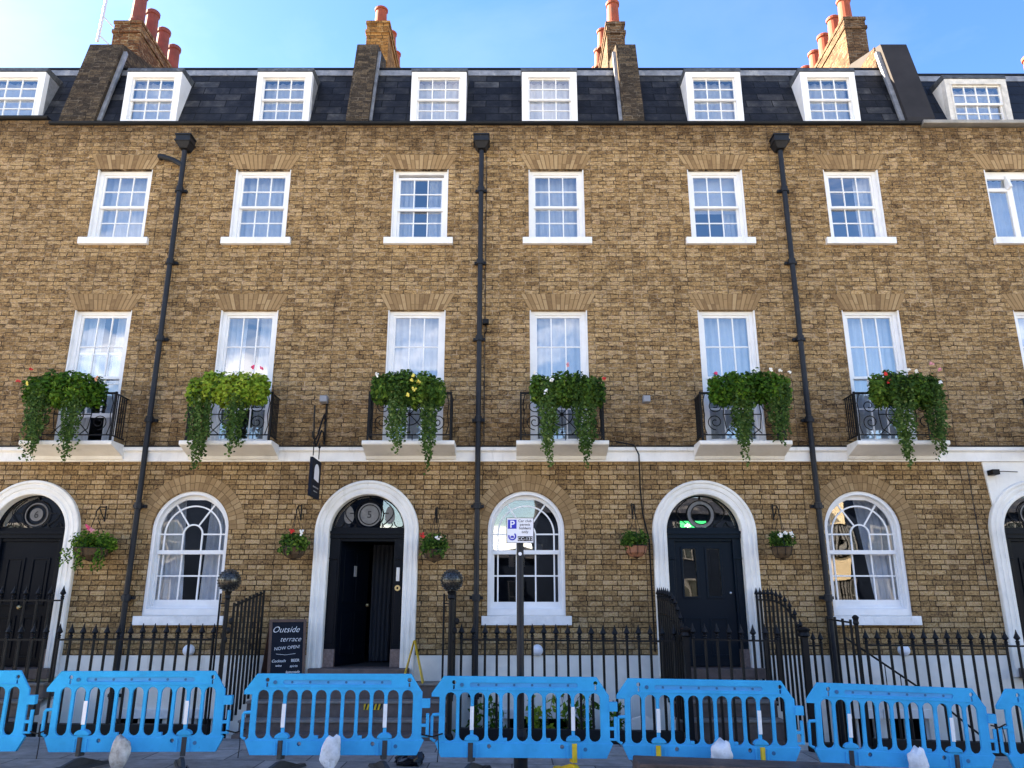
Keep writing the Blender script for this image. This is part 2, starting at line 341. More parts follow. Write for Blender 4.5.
def slate_mat(name, stops, wd=.48, ht=.185):
    m = bpy.data.materials.new(name); m.use_nodes = True; t = m.node_tree; b = t.nodes['Principled BSDF']; L = t.links.new
    g, sp, cb = uvz(t)
    n = t.nodes.new('ShaderNodeTexBrick'); n.inputs['Scale'].default_value = 1; n.inputs['Brick Width'].default_value = wd; n.inputs['Row Height'].default_value = ht
    n.inputs['Mortar Size'].default_value = .009; n.inputs['Mortar Smooth'].default_value = .1; n.offset = .5
    n.inputs['Color1'].default_value = (0, 0, 0, 1); n.inputs['Color2'].default_value = (1, 1, 1, 1); n.inputs['Mortar'].default_value = (0, 0, 0, 1)
    L(cb.outputs[0], n.inputs['Vector'])
    nz = t.nodes.new('ShaderNodeTexNoise'); nz.inputs['Scale'].default_value = 4.5; nz.inputs['Detail'].default_value = 7; nz.inputs['Roughness'].default_value = .65; L(g.outputs['Position'], nz.inputs['Vector'])
    md = t.nodes.new('ShaderNodeMath'); md.operation = 'MULTIPLY_ADD'; md.inputs[1].default_value = 1.5; md.inputs[2].default_value = -.72; L(nz.outputs[0], md.inputs[0])
    ad = t.nodes.new('ShaderNodeMath'); ad.use_clamp = True; hf = t.nodes.new('ShaderNodeMath'); hf.operation = 'MULTIPLY'; hf.inputs[1].default_value = .58; L(n.outputs[0], hf.inputs[0])
    L(hf.outputs[0], ad.inputs[0]); L(md.outputs[0], ad.inputs[1])
    r = ramp(t, stops); L(ad.outputs[0], r.inputs[0])
    x = mixc(t); x.inputs[7].default_value = (.002, .002, .002, 1); L(n.outputs['Fac'], x.inputs[0]); L(r.outputs[0], x.inputs[6]); L(x.outputs[2], b.inputs['Base Color'])
    b.inputs['Roughness'].default_value = .7; b.inputs['Specular IOR Level'].default_value = .2
    # each slate tilts out towards its lower edge
    dv = t.nodes.new('ShaderNodeMath'); dv.operation = 'DIVIDE'; dv.inputs[1].default_value = ht; L(sp.outputs[2], dv.inputs[0])
    fr = t.nodes.new('ShaderNodeMath'); fr.operation = 'FRACT'; L(dv.outputs[0], fr.inputs[0])
    ng = t.nodes.new('ShaderNodeMath'); ng.operation = 'MULTIPLY_ADD'; ng.inputs[1].default_value = -.8; L(fr.outputs[0], ng.inputs[0])
    nb = t.nodes.new('ShaderNodeMath'); nb.operation = 'MULTIPLY'; nb.inputs[1].default_value = .5; L(ad.outputs[0], nb.inputs[0]); L(nb.outputs[0], ng.inputs[2])
    bp = t.nodes.new('ShaderNodeBump'); bp.inputs['Distance'].default_value = .02; L(ng.outputs[0], bp.inputs['Height']); L(bp.outputs[0], b.inputs['Normal'])
    return m

def glass_mat(name, refl=1.9, tint=(.9, .94, .96)):
    m = bpy.data.materials.new(name); m.use_nodes = True; t = m.node_tree; L = t.links.new; t.nodes.remove(t.nodes['Principled BSDF'])
    tr = t.nodes.new('ShaderNodeBsdfTransparent'); tr.inputs[0].default_value = (*tint, 1)
    gl = t.nodes.new('ShaderNodeBsdfGlossy'); gl.inputs['Roughness'].default_value = .012; gl.inputs[0].default_value = (1, 1, 1, 1)
    g = t.nodes.new('ShaderNodeNewGeometry'); nz = t.nodes.new('ShaderNodeTexNoise'); nz.inputs['Scale'].default_value = 1.6; nz.inputs['Detail'].default_value = 1
    L(g.outputs['Position'], nz.inputs['Vector']); bp = t.nodes.new('ShaderNodeBump'); bp.inputs['Distance'].default_value = .006; bp.inputs['Strength'].default_value = .6
    L(nz.outputs[0], bp.inputs['Height']); L(bp.outputs[0], gl.inputs['Normal'])
    lw = t.nodes.new('ShaderNodeLayerWeight'); lw.inputs['Blend'].default_value = .5
    pw = t.nodes.new('ShaderNodeMath'); pw.operation = 'POWER'; pw.inputs[1].default_value = 3.0; L(lw.outputs['Facing'], pw.inputs[0])
    mr = t.nodes.new('ShaderNodeMapRange'); mr.inputs['To Min'].default_value = .17 * refl; mr.inputs['To Max'].default_value = .95; L(pw.outputs[0], mr.inputs[0])
    ms = t.nodes.new('ShaderNodeMixShader'); L(mr.outputs[0], ms.inputs[0]); L(tr.outputs[0], ms.inputs[1]); L(gl.outputs[0], ms.inputs[2])
    L(ms.outputs[0], t.nodes['Material Output'].inputs[0]); return m

def flag_mat(name, c1, c2, wd, ht, mort=(.05, .05, .05)):
    m = bpy.data.materials.new(name); m.use_nodes = True; t = m.node_tree; b = t.nodes['Principled BSDF']; L = t.links.new
    g = t.nodes.new('ShaderNodeNewGeometry')
    n = t.nodes.new('ShaderNodeTexBrick'); n.inputs['Scale'].default_value = 1; n.inputs['Brick Width'].default_value = wd; n.inputs['Row Height'].default_value = ht
    n.inputs['Mortar Size'].default_value = .008; n.inputs['Color1'].default_value = (*c1, 1); n.inputs['Color2'].default_value = (*c2, 1); n.inputs['Mortar'].default_value = (*mort, 1)
    L(g.outputs['Position'], n.inputs['Vector'])
    nz = t.nodes.new('ShaderNodeTexNoise'); nz.inputs['Scale'].default_value = 5; nz.inputs['Detail'].default_value = 9; nz.inputs['Roughness'].default_value = .7; L(g.outputs['Position'], nz.inputs['Vector'])
    r = ramp(t, [(.3, (.55, .53, .5)), (.7, (1.2, 1.2, 1.2))]); L(nz.outputs[0], r.inputs[0])
    x = mixc(t, 'MULTIPLY', 1); L(n.outputs[0], x.inputs[6]); L(r.outputs[0], x.inputs[7]); L(x.outputs[2], b.inputs['Base Color'])
    b.inputs['Roughness'].default_value = .8
    bp = t.nodes.new('ShaderNodeBump'); bp.inputs['Distance'].default_value = .006; L(nz.outputs[0], bp.inputs['Height']); L(bp.outputs[0], b.inputs['Normal'])
    return m

M_brick = brick_mat('stock brick', STOCK, mortar=(.33, .25, .17), mortar_low=(.16, .105, .062))
M_red = brick_mat('red chimney brick', [(p, tuple(c * .62 for c in q)) for p, q in RED], house=False)
M_darkbrick = brick_mat('sooty brick', DARK, mortar=(.12, .10, .08), house=False)
M_orange = brick_mat('orange chimney brick', ORANGE, mortar=(.3, .2, .1), house=False)
M_brown = brick_mat('brown chimney brick', [(0, (.035, .02, .013)), (.5, (.095, .055, .032)), (1, (.18, .115, .07))], mortar=(.18, .15, .12), house=False)
M_arch = var_mat('arch brick', [(0, (.17, .105, .055)), (.18, (.19, .115, .058)), (.3, (.24, .15, .075)), (.55, (.29, .185, .092)), (.8, (.33, .215, .11)), (1, (.38, .26, .14))], bump=.006)
M_white = mat('white gloss paint', (.80, .81, .82), .35, vary=(3.0, .10), bump=(60, .0006))
M_stucco = mat('cream stucco', (.82, .80, .75), .6, vary=(1.3, .22), bump=(30, .0015))
M_sill = mat('white painted sill', (.78, .79, .80), .5, vary=(5, .18))
M_stone = mat('grey stone', (.30, .29, .27), .8, vary=(4, .35), bump=(40, .003))
M_step = mat('brown stone step', (.115, .082, .075), .55, vary=(7, .45), bump=(50, .003))
M_tread = mat('worn tread', (.22, .19, .17), .7, vary=(8, .4))
M_granite = mat('red brown granite', (.20, .135, .12), .5, vary=(30, .5))
M_slate = slate_mat('slate', [(0, (.007, .008, .011)), (.35, (.016, .018, .023)), (.65, (.045, .045, .047)), (.85, (.09, .09, .088)), (1, (.16, .155, .14))])
M_navy = slate_mat('navy slate', [(0, (.006, .010, .019)), (.6, (.010, .016, .028)), (1, (.016, .023, .036))], wd=1.2, ht=.26)
M_lead = mat('lead', (.24, .255, .28), .5, metal=.1, vary=(6, .5))
M_leadd = mat('dark mottled lead', (.075, .085, .095), .6, vary=(9, .6), spec=.25); scuff(M_leadd, (.25, .26, .26), (8, 8, 8), .56, .68, .6)
M_blackmetal = mat('black gutter paint', (.007, .008, .010), .55, spec=.2, vary=(9, .3))
M_pipe = mat('dark grey pipe paint', (.012, .015, .021), .5, spec=.25, vary=(6, .35))
M_iron = mat('black iron', (.006, .006, .007), .5, spec=.2, bump=(80, .0008))
M_globe = mat('pierced black iron', (.10, .095, .085), .32, metal=.85, vary=(28, .9))
M_door = mat('black door paint', (.002, .0045, .009), .34, spec=.12)
M_doornavy = mat('navy door paint', (.002, .009, .017), .36, spec=.12)
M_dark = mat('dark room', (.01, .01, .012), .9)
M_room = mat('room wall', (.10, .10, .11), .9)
M_shade = mat('dark screen', (.03, .035, .045), .8)
M_curtain = mat('white net curtain', (.50, .53, .58), .9, vary=(4, .12))
M_drape = mat('grey silk curtain', (.74, .76, .80), .7, vary=(4, .2))
M_glass = glass_mat('window glass', 1.55)
M_glassd = glass_mat('ground floor glass', .95, (.82, .85, .88))
M_pot = mat('terracotta', (.42, .12, .055), .8, vary=(5, .35))
M_potred = mat('red terracotta', (.17, .035, .028), .8, vary=(5, .35))
M_poto = mat('orange terracotta', (.27, .052, .022), .8, vary=(5, .3))
M_alu = mat('pale aluminium', (.6, .6, .6), .4, metal=.5)
M_blue = mat('blue barrier plastic', (.0, .395, .74), .5, spec=.03, vary=(2.2, .20), bump=(25, .0012))
M_bluerec = mat('blue barrier recess', (.0, .33, .68), .5, vary=(3, .2))
M_reflw = mat('white reflective strip', (.82, .83, .85), .35, vary=(9, .12))
M_rubber = mat('black rubber', (.035, .037, .04), .7, vary=(12, .4), bump=(40, .003))
M_yellow = mat('yellow plastic', (.85, .52, .02), .45, vary=(8, .25))
M_sack = mat('white woven sack', (.76, .76, .78), .6, vary=(7, .35), bump=(60, .003))
M_sackd = mat('dirty woven sack', (.62, .60, .56), .6, vary=(5, .5, (.10, .07, .05)), bump=(60, .003))
M_wood = mat('dark wet timber', (.12, .068, .05), .5, vary=(6, .6), bump=(30, .004))
M_boardwood = mat('stained timber frame', (.085, .035, .022), .5, vary=(9, .4))
M_chalk = mat('chalkboard', (.006, .010, .020), .7, spec=.15, vary=(9, .25))
M_chalkw = mat('chalk', (.75, .78, .82), .9)
M_signw = mat('white sign face', (.80, .81, .86), .35)
M_signb = mat('blue sign face', (.005, .015, .42), .35)
M_black = mat('black letter', (.012, .012, .014), .5)
M_terr = mat('terracotta planter', (.32, .13, .07), .8, vary=(9, .3))
M_coir = mat('coir liner', (.10, .06, .03), .95, vary=(30, .5), bump=(70, .01))
M_green = bpy.data.materials.new('exit sign green'); M_green.use_nodes = True
_b = M_green.node_tree.nodes['Principled BSDF']; _b.inputs['Base Color'].default_value = (.0, .25, .08, 1); _b.inputs['Emission Color'].default_value = (0, .5, .16, 1); _b.inputs['Emission Strength'].default_value = .5
M_exitw = bpy.data.materials.new('exit sign white'); M_exitw.use_nodes = True
_b = M_exitw.node_tree.nodes['Principled BSDF']; _b.inputs['Emission Color'].default_value = (.8, 1, .9, 1); _b.inputs['Emission Strength'].default_value = .8
M_lead2 = mat('pale leaded glass', (.15, .145, .145), .25, vary=(9, .3))
M_brass = mat('worn brass', (.55, .42, .22), .35, metal=.9)
M_flag = flag_mat('flagstones', (.20, .195, .19), (.30, .29, .28), .92, .62)
M_kerb = mat('granite kerb', (.26, .26, .27), .8, vary=(20, .3))
M_asphalt = mat('asphalt', (.09, .09, .09), .9, vary=(30, .3), bump=(90, .004))
M_ground = mat('ground', (.34, .32, .28), .95, vary=(.5, .3))
M_line = mat('yellow road paint', (.55, .40, .03), .7, vary=(20, .3))
M_cream = mat('cream render', (.62, .52, .36), .8, vary=(1, .2))
M_bark = mat('bark', (.10, .075, .05), .95, vary=(9, .4))
M_soil = mat('soil', (.04, .028, .02), .95)
def leafm(n, s): return var_mat(n, s, rough=.6, spec=.12, transl=.25)
M_leaf = leafm('dark ivy leaves', [(0, (.010, .030, .005)), (.5, (.034, .085, .012)), (.85, (.085, .17, .022)), (1, (.20, .30, .05))])
M_leafb = leafm('bushy leaves', [(0, (.010, .036, .004)), (.5, (.040, .115, .010)), (.85, (.10, .20, .018)), (1, (.22, .32, .04))])
M_lime = leafm('lime leaves', [(0, (.04, .10, .01)), (.4, (.13, .24, .02)), (.8, (.28, .38, .04)), (1, (.42, .48, .08))])
M_trail = leafm('trailing leaves', [(0, (.014, .040, .008)), (.5, (.048, .105, .022)), (.9, (.12, .20, .05)), (1, (.24, .31, .12))])
FL = {'red': mat('red petals', (.62, .02, .015), .6), 'white': mat('white petals', (.82, .80, .74), .6), 'pink': mat('pink petals', (.75, .05, .16), .6),
      'yellow': mat('yellow petals', (.80, .66, .12), .6), 'peach': mat('peach petals', (.70, .30, .16), .6), 'rose': mat('pale rose petals', (.65, .25, .28), .6)}

scuff(M_blue, (.04, .25, .46), (3, 3, 5), .60, .70, .4); scuff(M_blue, (.05, .07, .09), (14, 14, 5), .66, .72, .5)
scuff(M_brick, (.62, .58, .50), (1.1, 1.1, 3.5), .70, .73, .7)
scuff(M_stucco, (.40, .37, .32), (5, 5, .8), .58, .74, .55); scuff(M_sill, (.36, .34, .30), (9, 9, 2.5), .60, .72, .5); scuff(M_white, (.50, .50, .48), (8, 8, 3), .62, .75, .35)
scuff(M_pipe, (.07, .05, .04), (12, 12, 3), .62, .70, .6); scuff(M_iron, (.07, .035, .02), (16, 16, 10), .64, .70, .6); scuff(M_door, (.04, .04, .04), (6, 6, 3), .62, .70, .4)
scuff(M_lead, (.42, .42, .40), (6, 6, 3), .55, .66, .6); scuff(M_sack, (.25, .22, .19), (9, 9, 9), .58, .68, .6)
scuff(M_wood, (.02, .015, .012), (3, 26, 26), .45, .60, .8)
scuff(M_pot, (.10, .07, .05), (6, 6, 3), .56, .68, .7); scuff(M_poto, (.14, .09, .06), (6, 6, 3), .56, .68, .7); scuff(M_potred, (.10, .06, .05), (6, 6, 3), .56, .68, .6)
# ------------------------------------------------------------------ the ground
def gz(x):
    pts = [(-12, .14), (-6, .12), (-3, .10), (0, .06), (2, .02), (5, -.08), (8, -.18), (12, -.26)]
    if x <= pts[0][0]: return pts[0][1]
    for (x0, z0), (x1, z1) in zip(pts, pts[1:]):
        if x <= x1: return z0 + (z1 - z0) * (x - x0) / (x1 - x0)
    return pts[-1][1]
def strip(name, mt, xs, y0, y1, dz, thick=.4):
    b = MB()
    for xa, xb in zip(xs, xs[1:]):
        za, zb = gz(xa) + dz, gz(xb) + dz
        b.quad((xa, y0, za), (xb, y0, zb), (xb, y1, zb), (xa, y1, za))
        b.quad((xa, y1, za), (xb, y1, zb), (xb, y1, zb - thick), (xa, y1, za - thick))
        b.quad((xa, y0, za), (xa, y0, za - thick), (xb, y0, zb - thick), (xb, y0, zb))
    return struct(b.build(name, mt, recalc=False))
XS = [-60, -12, -6, -3, 0, 2, 5, 8, 12, 60]
strip('pavement', M_flag, XS, -5.0, -1.08, 0)
strip('kerb', M_kerb, XS, -5.15, -5.0, -.002)
strip('road', M_asphalt, XS, -14.0, -5.15, -.12)
strip('road_marking', M_line, XS, -5.48, -5.40, -.116, .002)
strip('far_pavement', M_flag, XS, -17.5, -14.0, 0)
g = MB()
for (x0, x1, y0, y1) in ((-1500, 1500, -1500, -17.4), (-1500, 1500, 12, 1500), (-1500, -12, -17.4, 12), (12, 1500, -17.4, 12)):
    g.quad((x0, y0, -.42), (x1, y0, -.42), (x1, y1, -.42), (x0, y1, -.42))
g.quad((-12, -17.4, -.42), (12, -17.4, -.42), (12, -1.3, -.42), (-12, -1.3, -.42))
struct(g.build('ground', M_ground, recalc=False))
lf = MB(); lf.box(-12, 12, -1.06, .0, -1.75, -1.6); lf.box(-12, 12, -1.3, -1.13, -1.75, -.1)
struct(lf.build('basement_area_floor', M_stone))

# ------------------------------------------------------------------ house pieces
def cx_hw(c, h): return c - h, c + h
def curtain(name, parent, mt, x0, x1, z0, z1, y, folds=7, amp=.025, seed=0, flare=0.0):
    q = random.Random(seed); b = MB(); n = max(8, int(folds * 5)); m = 6; i0 = len(b.v)
    ph = q.random() * 6
    for k in range(m + 1):
        tz = k / m; z = z0 + (z1 - z0) * tz
        for j in range(n + 1):
            u = j / n
            x = x0 + (x1 - x0) * u * (1 - flare * tz) + flare * tz * (x1 - x0) * .0
            b.v.append((x, y + amp * math.sin(u * folds * 2 * PI + ph + .6 * math.sin(3 * tz)) + q.uniform(-.003, .003), z))
    for k in range(m):
        for j in range(n):
            a_ = i0 + k * (n + 1) + j; b.f.append((a_, a_ + 1, a_ + n + 2, a_ + n + 1)); b.c.append(.5)
    return b.build(name, mt, parent, smooth=True, recalc=False)

def room(parent, x0, x1, z0, z1, y0=.2, y1=1.6, mt=None):
    b = MB()
    b.quad((x0, y1, z0), (x1, y1, z0), (x1, y1, z1), (x0, y1, z1))
    for xx in (x0, x1): b.quad((xx, y0, z0), (xx, y1, z0), (xx, y1, z1), (xx, y0, z1))
    for zz in (z0, z1): b.quad((x0, y0, zz), (x1, y0, zz), (x1, y1, zz), (x0, y1, zz))
    # returns hiding the wall cavity
    return b.build('room_interior', mt or M_room, parent, recalc=False)

def sash(name, parent, x0, x1, z0, z1, y, cols, rows, mt=M_white, st=.045, bot=.05, top=.04, bar=.018, d=.035):
    b = MB(); xi0, xi1, zi0, zi1 = x0 + st, x1 - st, z0 + bot, z1 - top
    b.shape(rect(x0, x1, z0, z1), [rect(xi0, xi1, zi0, zi1)], y, y + d)
    for c in range(1, cols):
        xc = xi0 + (xi1 - xi0) * c / cols; b.box(xc - bar / 2, xc + bar / 2, y + .004, y + d - .004, zi0 - .002, zi1 + .002)
    for r_ in range(1, rows):
        zc = zi0 + (zi1 - zi0) * r_ / rows; b.box(xi0 - .002, xi1 + .002, y + .006, y + d - .006, zc - bar / 2, zc + bar / 2)
    o = b.build(name, mt, parent)
    p = MB(); yy = y + d * .5
    for c in range(cols):
        for r_ in range(rows):
            xa = xi0 + (xi1 - xi0) * c / cols; xb = xi0 + (xi1 - xi0) * (c + 1) / cols
            za = zi0 + (zi1 - zi0) * r_ / rows; zb = zi0 + (zi1 - zi0) * (r_ + 1) / rows
            j = [rnd.uniform(-.0012, .0012) for _ in range(3)]
            p.quad((xa, yy + j[0], za), (xb, yy + j[1], za), (xb, yy + j[1] + j[2], zb), (xa, yy + j[0] + j[2], zb))
    p.build('pane', M_glass, parent, recalc=False)
    return o

def window_arch(parent, cx, hw, z, h=.28, splay=.15, n=15):
    b = MB()
    for k in range(n):
        u0, u1 = k / n + .0075, (k + 1) / n - .0075
        b0 = cx - hw + 2 * hw * u0; b1 = cx - hw + 2 * hw * u1
        t0 = cx - hw - splay + 2 * (hw + splay) * u0; t1 = cx - hw - splay + 2 * (hw + splay) * u1
        y = -.003 - rnd.random() * .003; b.cur = rnd.random()
        mid = rnd.choice((.35, .65, 1.0))
        def lp(a_, c_, f): return a_ + (c_ - a_) * f
        segs = [(0, mid - .015), (mid + .015, 1)] if mid < 1 else [(0, 1)]
        for s0, s1 in segs:
            b.cur = rnd.uniform(.2, 1)
            b.shape([(lp(b0, t0, s0), z + h * s0), (lp(b1, t1, s0), z + h * s0), (lp(b1, t1, s1), z + h * s1), (lp(b0, t0, s1), z + h * s1)], [], y, .01)
    b.cur = 0.0; b.shape([(cx - hw, z + .001), (cx + hw, z + .001), (cx + hw + splay, z + h), (cx - hw - splay, z + h)], [], -.0025, .008)
    return b.build('window_arch', M_arch, parent, attr=True)

def house_window(h, cx, hw, z0, z1, ztop_gap=0, sill=True, sillhw=.585, split=.5, curtains='net', seed=0, lower_open=0, upper_drop=0, label=None):
    """six-over-six sash window in the wall opening cx+-hw, z0..z1"""
    b = MB(); x0, x1 = cx - hw, cx + hw
    lin = .022
    b.box(x0, x0 + lin, .012, .12, z0, z1); b.box(x1 - lin, x1, .012, .12, z0, z1)          # white painted reveals
    b.shape(rect(x0 + lin, x1 - lin, z0, z1 - .002), [rect(x0 + .085, x1 - .085, z0 + .03, z1 - .065)], .075, .19)
    wnd = b.build('window', M_white, h, bevel=.003)
    if label: wnd['label'] = label
    a0, a1, c0, c1 = x0 + .075, x1 - .075, z0 + .03, z1 - .065
    zm = c0 + (c1 - c0) * split
    sash('upper_sash', wnd, a0, a1, zm - .02 - upper_drop, c1 - upper_drop, .10, 3, 2, bot=.04)
    sash('lower_sash', wnd, a0, a1, c0 + lower_open, zm + .02 + lower_open, .14, 3, 2, bot=.07)
    if sill:
        s = MB(); s.box(cx - sillhw, cx + sillhw, -.075, .10, z0 - .12, z0 - .001); s.build('sill', M_sill, wnd, bevel=.006)
    if curtains == 'net':
        curtain('curtain', wnd, M_curtain, x0 + .02, x1 - .02, z0, z1, .30, folds=8, seed=seed)
    elif curtains == 'pair':
        curtain('curtain', wnd, M_curtain, x0 + .0, x0 + .36, z0, z1, .30, folds=4, seed=seed)
        curtain('curtain', wnd, M_curtain, x1 - .36, x1, z0, z1, .30, folds=4, seed=seed + 1)
    elif curtains == 'one':
        curtain('curtain', wnd, M_curtain, x1 - .34, x1, z0, z1, .30, folds=4, seed=seed + 1)
        curtain('curtain', wnd, M_curtain, x0, x0 + .1, z0, z1, .30, folds=2, seed=seed + 1)
    elif curtains == 'blind':
        q = MB(); q.box(x0 + .02, x1 - .02, .26, .265, z0 + (z1 - z0) * .45, z1); q.build('blind', M_curtain, wnd)
        curtain('curtain', wnd, M_curtain, x1 - .3, x1, z0, z1, .32, folds=4, seed=seed)
    room(wnd, x0 - .1, x1 + .1, z0 - .1, z1 + .1, .195)
    return wnd

def sweep_arch(parent, name, cx, r0, zs, zb, prof, mt, n=40):
    """moulding profile (extra radius, y) carried up one jamb, round the arch and down the other"""
    b = MB(); rings = []
    def ring(fn): rings.append([fn(r, y) for r, y in prof])
    for z in (zb, (zb + zs) / 2): ring(lambda r, y, z=z: (cx - r0 - r, y, z))
    for k in range(n + 1):
        t = PI - PI * k / n; ring(lambda r, y, t=t: (cx + (r0 + r) * math.cos(t), y, zs + (r0 + r) * math.sin(t)))
    for z in ((zb + zs) / 2, zb): ring(lambda r, y, z=z: (cx + r0 + r, y, z))
    m = len(prof); i = len(b.v)
    for rg in rings: b.v += rg
    for k in range(len(rings) - 1):
        for j in range(m - 1):
            a_ = i + k * m + j; b.f.append((a_, a_ + 1, a_ + m + 1, a_ + m)); b.c.append(.5)
    return b.build(name, mt, parent, recalc=True)

PROF = [(0, .16), (0, -.045), (.012, -.055), (.05, -.055), (.056, -.046), (.09, -.046), (.098, -.060), (.13, -.064), (.137, -.056), (.165, -.056), (.175, -.075), (.205, -.075), (.215, -.06), (.215, .002)]

def arcpts(cx, cz, r, t0, t1, n, y): return [(cx + r * math.cos(R(t0 + (t1 - t0) * k / n)), y, cz + r * math.sin(R(t0 + (t1 - t0) * k / n))) for k in range(n + 1)]

def doorway(h, cx, kind, number):
    r0, zs, zb = .572, 2.82, .88
    sweep_arch(h, 'door_surround', cx, r0, zs, .76, PROF, M_stucco)
    mt = M_doornavy if kind == 'glazed' else M_door
    # fanlight
    f = MB(); f.shape(arch(cx, r0, 2.84, zs + .02), [arch(cx, r0 - .035, 2.90, zs + .02)], .10, .16)
    f.box(cx - r0, cx + r0, .045, .16, 2.735, 2.80); f.box(cx - r0, cx + r0, .02, .16, 2.80, 2.845)
    fl = f.build('fanlight', mt, h, bevel=.004)
    lead = MB(); cz = 3.10; y = .112
    for rr in (.15, .215):
        lead.tube(arcpts(cx, cz, rr, 0, 360, 28, y), .007, 5)
    for sx in (-1, 1):
        pts = []
        for k in range(21):
            t = k / 20; pts.append((cx + sx * (.20 + .17 * math.sin(PI * t) * (1 if t < 1 else 1)), y, 3.33 - .40 * t))
        lead.tube(pts, .007, 5)
        lead.tube(arcpts(cx + sx * .47, 2.99, .085, 180, 360, 10, y), .007, 5)
        lead.tube([(cx + sx * .215, y, 3.12), (cx + sx * .30, y, 3.12)], .007, 5)
        lead.tube([(cx + sx * .2, y, 2.83), (cx + sx * .2, y, 2.93)], .006, 5)
        lead.tube(arcpts(cx + sx * .28, 2.97, .08, 180, 360, 10, y), .006, 5)
    lead.tube([(cx, y, 3.33), (cx, y, 3.42)], .014, 5); lead.tube([(cx, y, 2.83), (cx, y, 2.91)], .007, 5)
    lead.build('tracery', M_iron, fl)
    p = MB(); p.shape(arch(cx, r0 - .02, 2.82, zs), [], .135, .138); p.build('pane', M_glassd, fl, recalc=True)
    if kind != 'glazed':
        q = MB()
        q.shape(circ(cx, cz, .18, 28), [circ(cx, cz, .15, 28)] if kind == 'panel' else [], .119, .124)
        if kind == 'panel': q.shape(circ(cx, cz, .10, 24), [], .119, .124)
        for sx in (-1, 1):
            if kind == 'open': q.shape([(cx + sx * (.315 + .075 * math.cos(t)), 3.06 + (.17 if math.sin(t) > 0 else .10) * math.sin(t)) for t in [2 * PI * k / 24 for k in range(24)]], [], .119, .124)
        q.build('pale_glass', M_lead2, fl)
        text(number, .15, 'door_number', M_black, fl, Matrix.Translation((cx, .115, cz - .05)) @ Matrix.Rotation(PI / 2, 4, 'X'), align='CENTER', bold=.003)
    else:
        q = MB(); q.shape(circ(cx, cz, .205, 28), [circ(cx, cz, .155, 28)], .118, .124); q.build('pale_glass', M_lead2, fl)
        ex = MB(); ex.box(cx - .28, cx + .12, .30, .34, 2.86, 3.02); eo = ex.build('exit_sign', M_green, fl)
        a_ = MB(); a_.shape([(cx - .17, 2.99), (cx - .225, 2.935), (cx - .19, 2.935), (cx - .19, 2.88), (cx - .15, 2.88), (cx - .15, 2.935), (cx - .115, 2.935)], [], .29, .298)
        a_.sphere((cx - .03, .294, 2.975), .014, 8, 6, (1, .3, 1)); a_.shape([(cx - .05, 2.96), (cx + .0, 2.95), (cx + .03, 2.90), (cx, 2.91), (cx - .02, 2.93), (cx - .04, 2.88), (cx - .06, 2.88), (cx - .05, 2.92)], [], .29, .298)
        a_.build('exit_symbol', M_exitw, fl)
        for o_ in (): pass
    # door frame: pilasters
    fr = MB()
    jw = .16 if kind == 'open' else .13
    for sx in (-1, 1):
        xa, xb = sorted((cx + sx * r0, cx + sx * (r0 - jw)))
        fr.box(xa, xb, .07, .17, 1.13, 2.735); fr.box(xa + .03, xb - .03, .055, .07, 1.2, 2.40); fr.box(xa, xb, .05, .07, 2.42, 2.45)
    fr.box(cx - r0 + jw, cx + r0 - jw, .09, .17, 2.69, 2.735)
    fr.build('door_frame', mt, h, bevel=.004)
    for sx in (-1, 1):
        xa, xb = sorted((cx + sx * r0, cx + sx * (r0 - jw))); st = MB(); st.box(xa, xb, .055, .17, zb, 1.13); st.build('frame_plinth_block', M_granite, h, bevel=.004)
    # leaf
    lw = r0 - jw; z0, z1 = zb + .012, 2.69
    d = MB()
    if kind == 'open':
        # swung inwards on its left edge
        A = R(68); hx, hy = cx - lw + .005, .12
        ux, uy = math.cos(A), math.sin(A); wd = 2 * lw - .02
        def P(u, v, t=0): return (hx + ux * u - uy * t, hy + uy * u + ux * t, v)
        d.hexa([P(0, z0), P(wd, z0), P(wd, z0, .045), P(0, z0, .045)], [P(0, z1), P(wd, z1), P(wd, z1, .045), P(0, z1, .045)])
        for (u0, u1, v0, v1) in ((.1, wd / 2 - .04, z0 + .9, z1 - .12), (wd / 2 + .04, wd - .1, z0 + .9, z1 - .12), (.1, wd / 2 - .04, z0 + .15, z0 + .75), (wd / 2 + .04, wd - .1, z0 + .15, z0 + .75)):
            d.hexa([P(u0, v0, -.012), P(u1, v0, -.012), P(u1, v0, .0), P(u0, v0, .0)], [P(u0, v1, -.012), P(u1, v1, -.012), P(u1, v1, 0), P(u0, v1, 0)])
        dl = d.build('door', mt, h, bevel=.004); dl['label'] = 'black panelled door standing open inwards'
        k = MB(); k.sphere(P(wd - .07, 1.75, -.05), .03, 10, 8); k.build('door_knob', M_brass, dl)
        k = MB(); k.hexa([P(wd * .5 - .03, 2.18, -.02), P(wd * .5 + .03, 2.18, -.02), P(wd * .5 + .03, 2.18, 0), P(wd * .5 - .03, 2.18, 0)], [P(wd * .5 - .03, 2.34, -.02), P(wd * .5 + .03, 2.34, -.02), P(wd * .5 + .03, 2.34, 0), P(wd * .5 - .03, 2.34, 0)]); k.build('door_plate', M_alu, dl)
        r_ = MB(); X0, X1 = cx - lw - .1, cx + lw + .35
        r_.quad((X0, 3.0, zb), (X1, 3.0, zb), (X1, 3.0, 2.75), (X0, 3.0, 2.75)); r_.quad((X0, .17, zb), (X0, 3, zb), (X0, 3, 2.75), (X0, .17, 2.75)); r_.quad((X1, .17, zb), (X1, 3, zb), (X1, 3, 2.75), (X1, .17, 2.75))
        r_.quad((X0, .17, 2.76), (X1, .17, 2.76), (X1, 3, 2.76), (X0, 3, 2.76)); r_.quad((X0, .17, zb + .002), (X1, .17, zb + .002), (X1, 3, zb + .002), (X0, 3, zb + .002))
